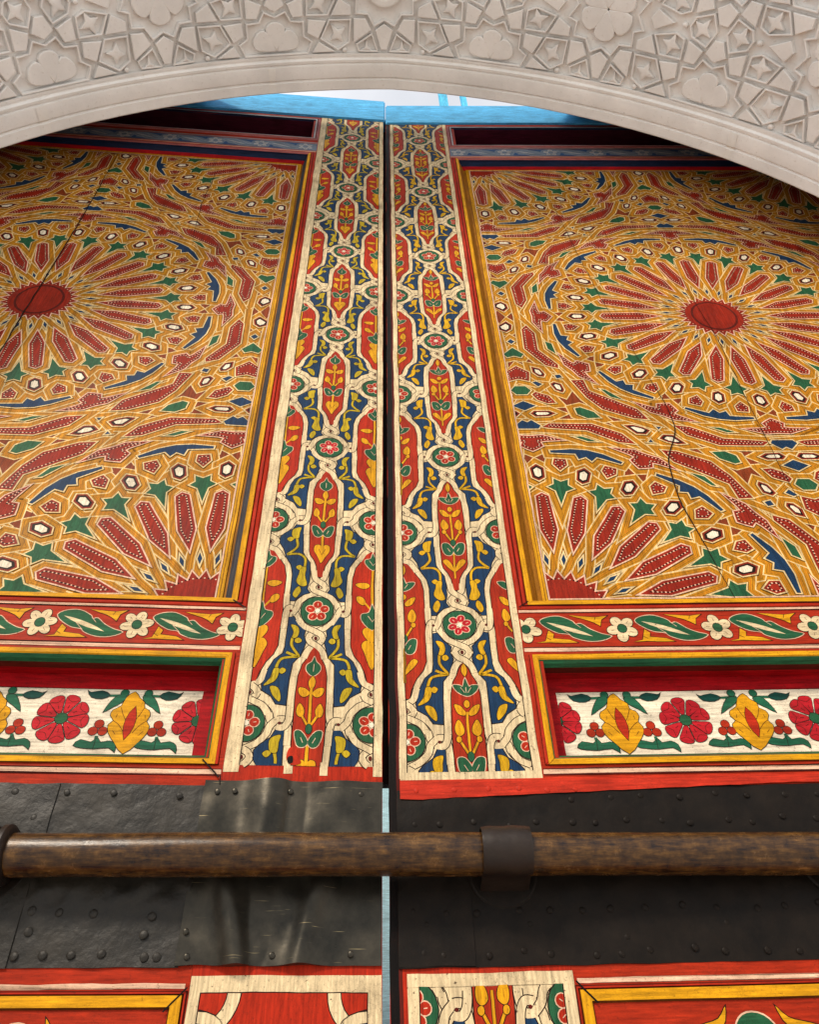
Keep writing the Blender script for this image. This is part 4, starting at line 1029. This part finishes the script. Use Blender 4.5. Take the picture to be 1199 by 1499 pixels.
# mouldings at the door-side edge
band = sweep('edge_moulding', [(-.001, -.22), (-.001, .0), (.004, .004), (.050, .004), (.053, -.004), (.057, -.006), (.061, -.002), (.066, .004), (.128, .010), (.135, .008), (.138, .001), (.142, .001), (.146, .008), (.158, .009), (.163, .004), (.166, -.004), (.172, -.004), (.176, .0)], -S_END, S_END, 260, M_PL2)
for s_, w_ in ((-1.985, .028), (-.70, .020), (1.99, .022)):
    v = []; f = []
    for i in range(7):
        for j, (q, h) in enumerate(((.004, .0065), (.048, .0065), (.056, -.002), (.066, .0075), (.128, .0135), (.134, .0115))):
            v.append(arch_pt(s_ - w_ + 2 * w_ * i / 6 + .006 * noise.noise(Vector((q * 40, i, s_))), q, h))
    for i in range(6):
        for j in range(5): f.append((i * 6 + j, i * 6 + j + 1, i * 6 + j + 7, i * 6 + j + 6))
    amesh('joint_patch', v, f, M_PATCH, 30)
# recessed ground of the carved field
DEEP = -.030
sweep('carved_ground', [(.176, .0), (.188, .0), (.189, DEEP), (.87, DEEP), (.871, .0), (.93, .0)], -S_END, S_END, 220, M_PL)
A3 = .554; HP = .607; QM = .527
def slab(name, poly, h0, h1, bev=.003, cen=None, dome=0.0):
    """raised flat piece with chamfered edges; poly in (s, q)"""
    p = ccw(poly); inn = offset(p, -bev)
    n = len(p); v = []; f = []
    for (x, y) in p: v.append(arch_pt(x, y, h0))
    for (x, y) in p: v.append(arch_pt(x, y, h1 - bev * .8))
    for (x, y) in inn: v.append(arch_pt(x, y, h1))
    for i in range(n):
        j = (i + 1) % n; f.append((i, j, n + j, n + i)); f.append((n + i, n + j, 2 * n + j, 2 * n + i))
    if dome:
        cx = sum(q[0] for q in inn) / n; cy = sum(q[1] for q in inn) / n
        in2 = [(cx + (x - cx) * .55, cy + (y - cy) * .55) for x, y in inn]
        for (x, y) in in2: v.append(arch_pt(x, y, h1 + dome * .8))
        v.append(arch_pt(cx, cy, h1 + dome)); k = 3 * n
        for i in range(n): j = (i + 1) % n; f.append((2 * n + i, 2 * n + j, k + j, k + i)); f.append((k + i, k + j, k + n))
    else:
        for t in tessellate_polygon([[Vector((q[0], q[1], 0)) for q in inn]]): f.append(tuple(2 * n + i for i in t))
    return amesh(name, v, f, M_PL, 35 if dome else 0)
def frame_ring(name, poly, w_, h0, h1, inward=True):
    p = ccw(poly); a = offset(p, -w_ if inward else w_); n = len(p); v = []; f = []
    bv = w_ * .22
    b_ = offset(p, -bv if inward else bv); c_ = offset(p, -w_ + bv if inward else w_ - bv)
    for ring, h in ((p, h0), (p, h1 - .0015), (b_, h1), (c_, h1), (a, h1 - .0015), (a, h0)):
        for (x, y) in ring: v.append(arch_pt(x, y, h))
    for k in range(5):
        for i in range(n): j = (i + 1) % n; f.append((k * n + i, k * n + j, (k + 1) * n + j, (k + 1) * n + i))
    return amesh(name, v, f, M_PL)
# half-unit pieces, a = distance from the axis of a three-petal flower
KITES = [
 [(0, .396), (.057, .428), (.024, .497), (-.024, .497), (-.057, .428)],
 [(.066, .436), (.156, .471), (.158, .372), (.097, .368)],
 [(.243, .527), (.345, .575), (.378, .527), (.345, .479)],
 [(.424, .421), (.353, .459), (.306, .373), (.424, .374)],
 [(.286, .352), (.181, .361), (.175, .291), (.236, .262)],
 [(.504, .362), (.434, .363), (.434, .238), (.537, .302)],
 [(.607, .337), (.555, .304), (.588, .203), (.626, .203), (.659, .304)],
 [(.340, .197), (.238, .252), (.200, .194)],
]
POCK = [
 [(.022, .527), (.060, .603), (.150, .572), (.170, .527), (.150, .482), (.060, .451)],
 [(.176, .468), (.228, .489), (.342, .462), (.294, .374), (.172, .374)],
 [(.422, .358), (.298, .357), (.247, .262), (.346, .203), (.414, .240)],
 [(.540, .288), (.449, .235), (.462, .196), (.578, .192)],
]
F3 = [(0, .378), (.060, .404), (.090, .356), (.160, .352), (.160, .280), (.206, .252), (.178, .190)]
F6 = [(.607, .347), (.549, .318), (.512, .376), (.444, .381), (.447, .446), (.398, .463), (.440, .527)]
def place_half(ax, d, flipq, full_axis):
    """ax: s of the three-petal axis, d: side, flipq: mirrored row above"""
    M = lambda p: [(ax + d * x, (2 * QM - y) if flipq else y) for x, y in p]
    for i, k in enumerate(KITES):
        if i == 0 and d < 0: continue
        if i == 6 and d < 0: continue
        if i == 2 and flipq: continue
        slab('raised_tile', offset(ccw(M(k)), -.0022), DEEP, 0)
    for i, k in enumerate(POCK):
        if i == 0 and flipq: continue
        pk = M(k); frame_ring('pocket_frame', pk, .0080, DEEP, -.0025)
        cx = sum(q[0] for q in pk) / len(pk); cy = sum(q[1] for q in pk) / len(pk)
        rr = .052 if i < 3 else .026
        st = []
        ro = random.uniform(0, 1.5)
        for j in range(8):
            an = ro + j * math.pi / 4; r_ = rr * random.uniform(.9, 1.12) if j % 2 == 0 else rr * .42
            st.append((cx + r_ * math.cos(an), cy + r_ * math.sin(an)))
        if i == 3: st = [(cx - .030, cy - .026), (cx - .006, cy - .012), (cx + .002, cy + .030), (cx + .010, cy - .010), (cx + .032, cy - .026)]
        slab('star_relief', st, DEEP - .001, -.0035, .0025, dome=.0015)
    if not flipq or True:
        pass
def petal(cx, cy, an, L, W, name='flower_petal', h=-.004):
    pts = []
    for t, ww in ((.04, .03), (.35, .30), (.62, .47), (.80, .49), (.93, .36), (1.0, .12)): pts.append((t * L, ww * W))
    pl = pts + [(x, -y) for x, y in reversed(pts)]
    c, s_ = math.cos(an), math.sin(an)
    slab(name, [(cx + x * c - y * s_, cy + x * s_ + y * c) for x, y in pl], DEEP, h, .0045, dome=.0008)
for k in range(-3, 3):
    ax = A3 - HP * 2 * (-k) if False else A3 + 2 * HP * k
    for d in (1, -1):
        if abs(ax + d * .3) > 2.75: continue
        place_half(ax, d, False, True); place_half(ax, d, True, True)
        for fl in (False, True):
            M = lambda p: [(ax + d * x, (2 * QM - y) if fl else y) for x, y in p]
    if abs(ax) < 2.9:
        for fl in (False, True):
            fq = lambda y: 2 * QM - y if fl else y
            loop = [(ax + x, fq(y)) for x, y in F3] + [(ax - x, fq(y)) for x, y in reversed(F3[1:])]
            frame_ring('flower_frame', loop, .0085, DEEP, -.002)
            sgn = -1 if fl else 1
            for an, L_ in ((90, .142), (90 - 56, .137), (90 + 56, .137)):
                petal(ax, fq(.210), math.radians(an * sgn), L_, .106)
    a6 = ax + HP
    if abs(a6) < 2.9:
        half = [(x, y) for x, y in F6]
        L1 = [(ax + x, y) for x, y in half]                       # lower-left quarter
        quarter = [(x - .607, y - QM) for x, y in half]
        loop = [(a6 + x, QM + y) for x, y in quarter] + [(a6 + x, QM - y) for x, y in reversed(quarter[:-1])]
        loop += [(a6 - x, QM - y) for x, y in quarter[1:]] + [(a6 - x, QM + y) for x, y in reversed(quarter[1:-1])]
        frame_ring('flower_frame', loop, .0085, DEEP, -.002)
        if abs(a6) < .2:
            # round knot on the crown
            ring = ellipse(a6, QM - .004, .108, .108, 36); frame_ring('round_knot', ring, .034, DEEP, .004)
            for j in range(6): petal(a6, QM - .004, j * math.pi / 3, .066, .060, 'knot_petal', -.002)
        else:
            for j in range(6): petal(a6, QM, math.pi / 2 + j * math.pi / 3, .146, .112)
# little bosses where the pockets meet
for k in range(-3, 3):
    ax = A3 + 2 * HP * k
    for d in (1, -1):
        for (x, y) in ((.196, .527), (.385, .205)):
            if abs(ax + d * x) < 2.7:
                for qq in ((y,) if y > .5 else (y, 2 * QM - y)):
                    slab('boss_relief', ellipse(ax + d * x, qq, .013, .013, 10), DEEP, -.004, .003, dome=.003)
# outer and inner faces of the gate wall, and its flat top
YO = YE - .93; ZT = 6.93; NS = 120
for nm, q_ in (('outer_face', .93), ('inner_face', -.0012)):
    v = []; f = []
    for i in range(NS + 1):
        s_ = -S_END + 2 * S_END * i / NS; p = arch_pt(s_, q_); v.append(p)
        if p[2] < 4.2: v.append((math.copysign(8.0, p[0]), p[1], p[2]))
        else:
            t = (p[2] - 4.2) / (6.633 - 4.2); v.append((p[0] + (math.copysign(8.0, p[0]) - p[0]) * (1 - t) ** .6, p[1], max(ZT if t > .02 else 4.2, p[2] + .02)))
    for i in range(NS): f.append((2 * i, 2 * i + 2, 2 * i + 3, 2 * i + 1))
    amesh(nm, v, f, M_PL2)
amesh('wall_top', [(-8, YE + .001, ZT), (8, YE + .001, ZT), (8, YO, ZT), (-8, YO, ZT)], [(0, 1, 2, 3)], M_PL2)  # unseen top, set low to let sun onto the head rails

for sgn in (1, -1):  # unseen hoods added behind the arch to darken the doors' upper corners
    v = []; f = []
    for i in range(61):
        s_ = sgn * (.95 + (S_END - .95) * i / 60)
        v.append(arch_pt(s_, -.0015, -.03)); v.append(arch_pt(s_, -.215, -.70)); a1 = arch_pt(s_, -.215, -.70); a2 = arch_pt(s_, -.0015, -.03); v.append((a1[0], a1[1], max(a1[2] + .04, ZT))); v.append((a2[0], a2[1], max(a2[2] + .04, ZT)))
    for i in range(60):
        for k in range(4): f.append((4 * i + k, 4 * i + (k + 1) % 4, 4 * i + 4 + (k + 1) % 4, 4 * i + 4 + k))
    f.append((0, 1, 2, 3)); f.append((240, 241, 242, 243))
    amesh('shade_hood', v, f, M_PL2)
# ------------------------------------------------------------------ surroundings
def stone(name, base, sc=3.0):
    return plaster(name, base, .4, .2)
g = mesh('ground', [(-60, -60, 0), (60, -60, 0), (60, 60, 0), (-60, 60, 0)], [(0, 1, 2, 3)], plaster('ground_stone', (.60, .59, .565), .4, .2)); tag(g, kind='structure')
# jamb walls beside the doors
M_J = plaster('jamb_plaster', (.42, .38, .33))
for sx, nm in ((1, 'jamb_wall'), (-1, 'jamb_wall')):
    x0, x1 = (2.86, 6.5) if sx > 0 else (-6.5, -2.86)
    o = box(nm, x0, x1, .10, .45, 0, 8.2, M_J)
    tag(o, 'plain plastered wall beside the %s door leaf' % ('right' if sx > 0 else 'left'), 'wall')
# courtyard wall seen through the joint and bars above the doors
cw = box('courtyard_wall', -6, 6, 4.0, 4.3, 0, 4.4, paint('paint_courtyard_blue', (196, 242, 255), 'X', .1, .7)); tag(cw, 'pale blue courtyard wall glimpsed through the gap between the leaves', 'wall')
for px, ww, lab in ((.425, .030, 'left and wider of the two blue upright posts above the right door leaf'), (.575, .020, 'right and thinner of the two blue upright posts above the right door leaf')):
    o = box('upright_post', px - ww, px + ww, .16, .20, 6.6, 9.0, paint('paint_post_blue', (96, 208, 250), 'Z', .2, .5), None, .004); tag(o, lab, 'post')
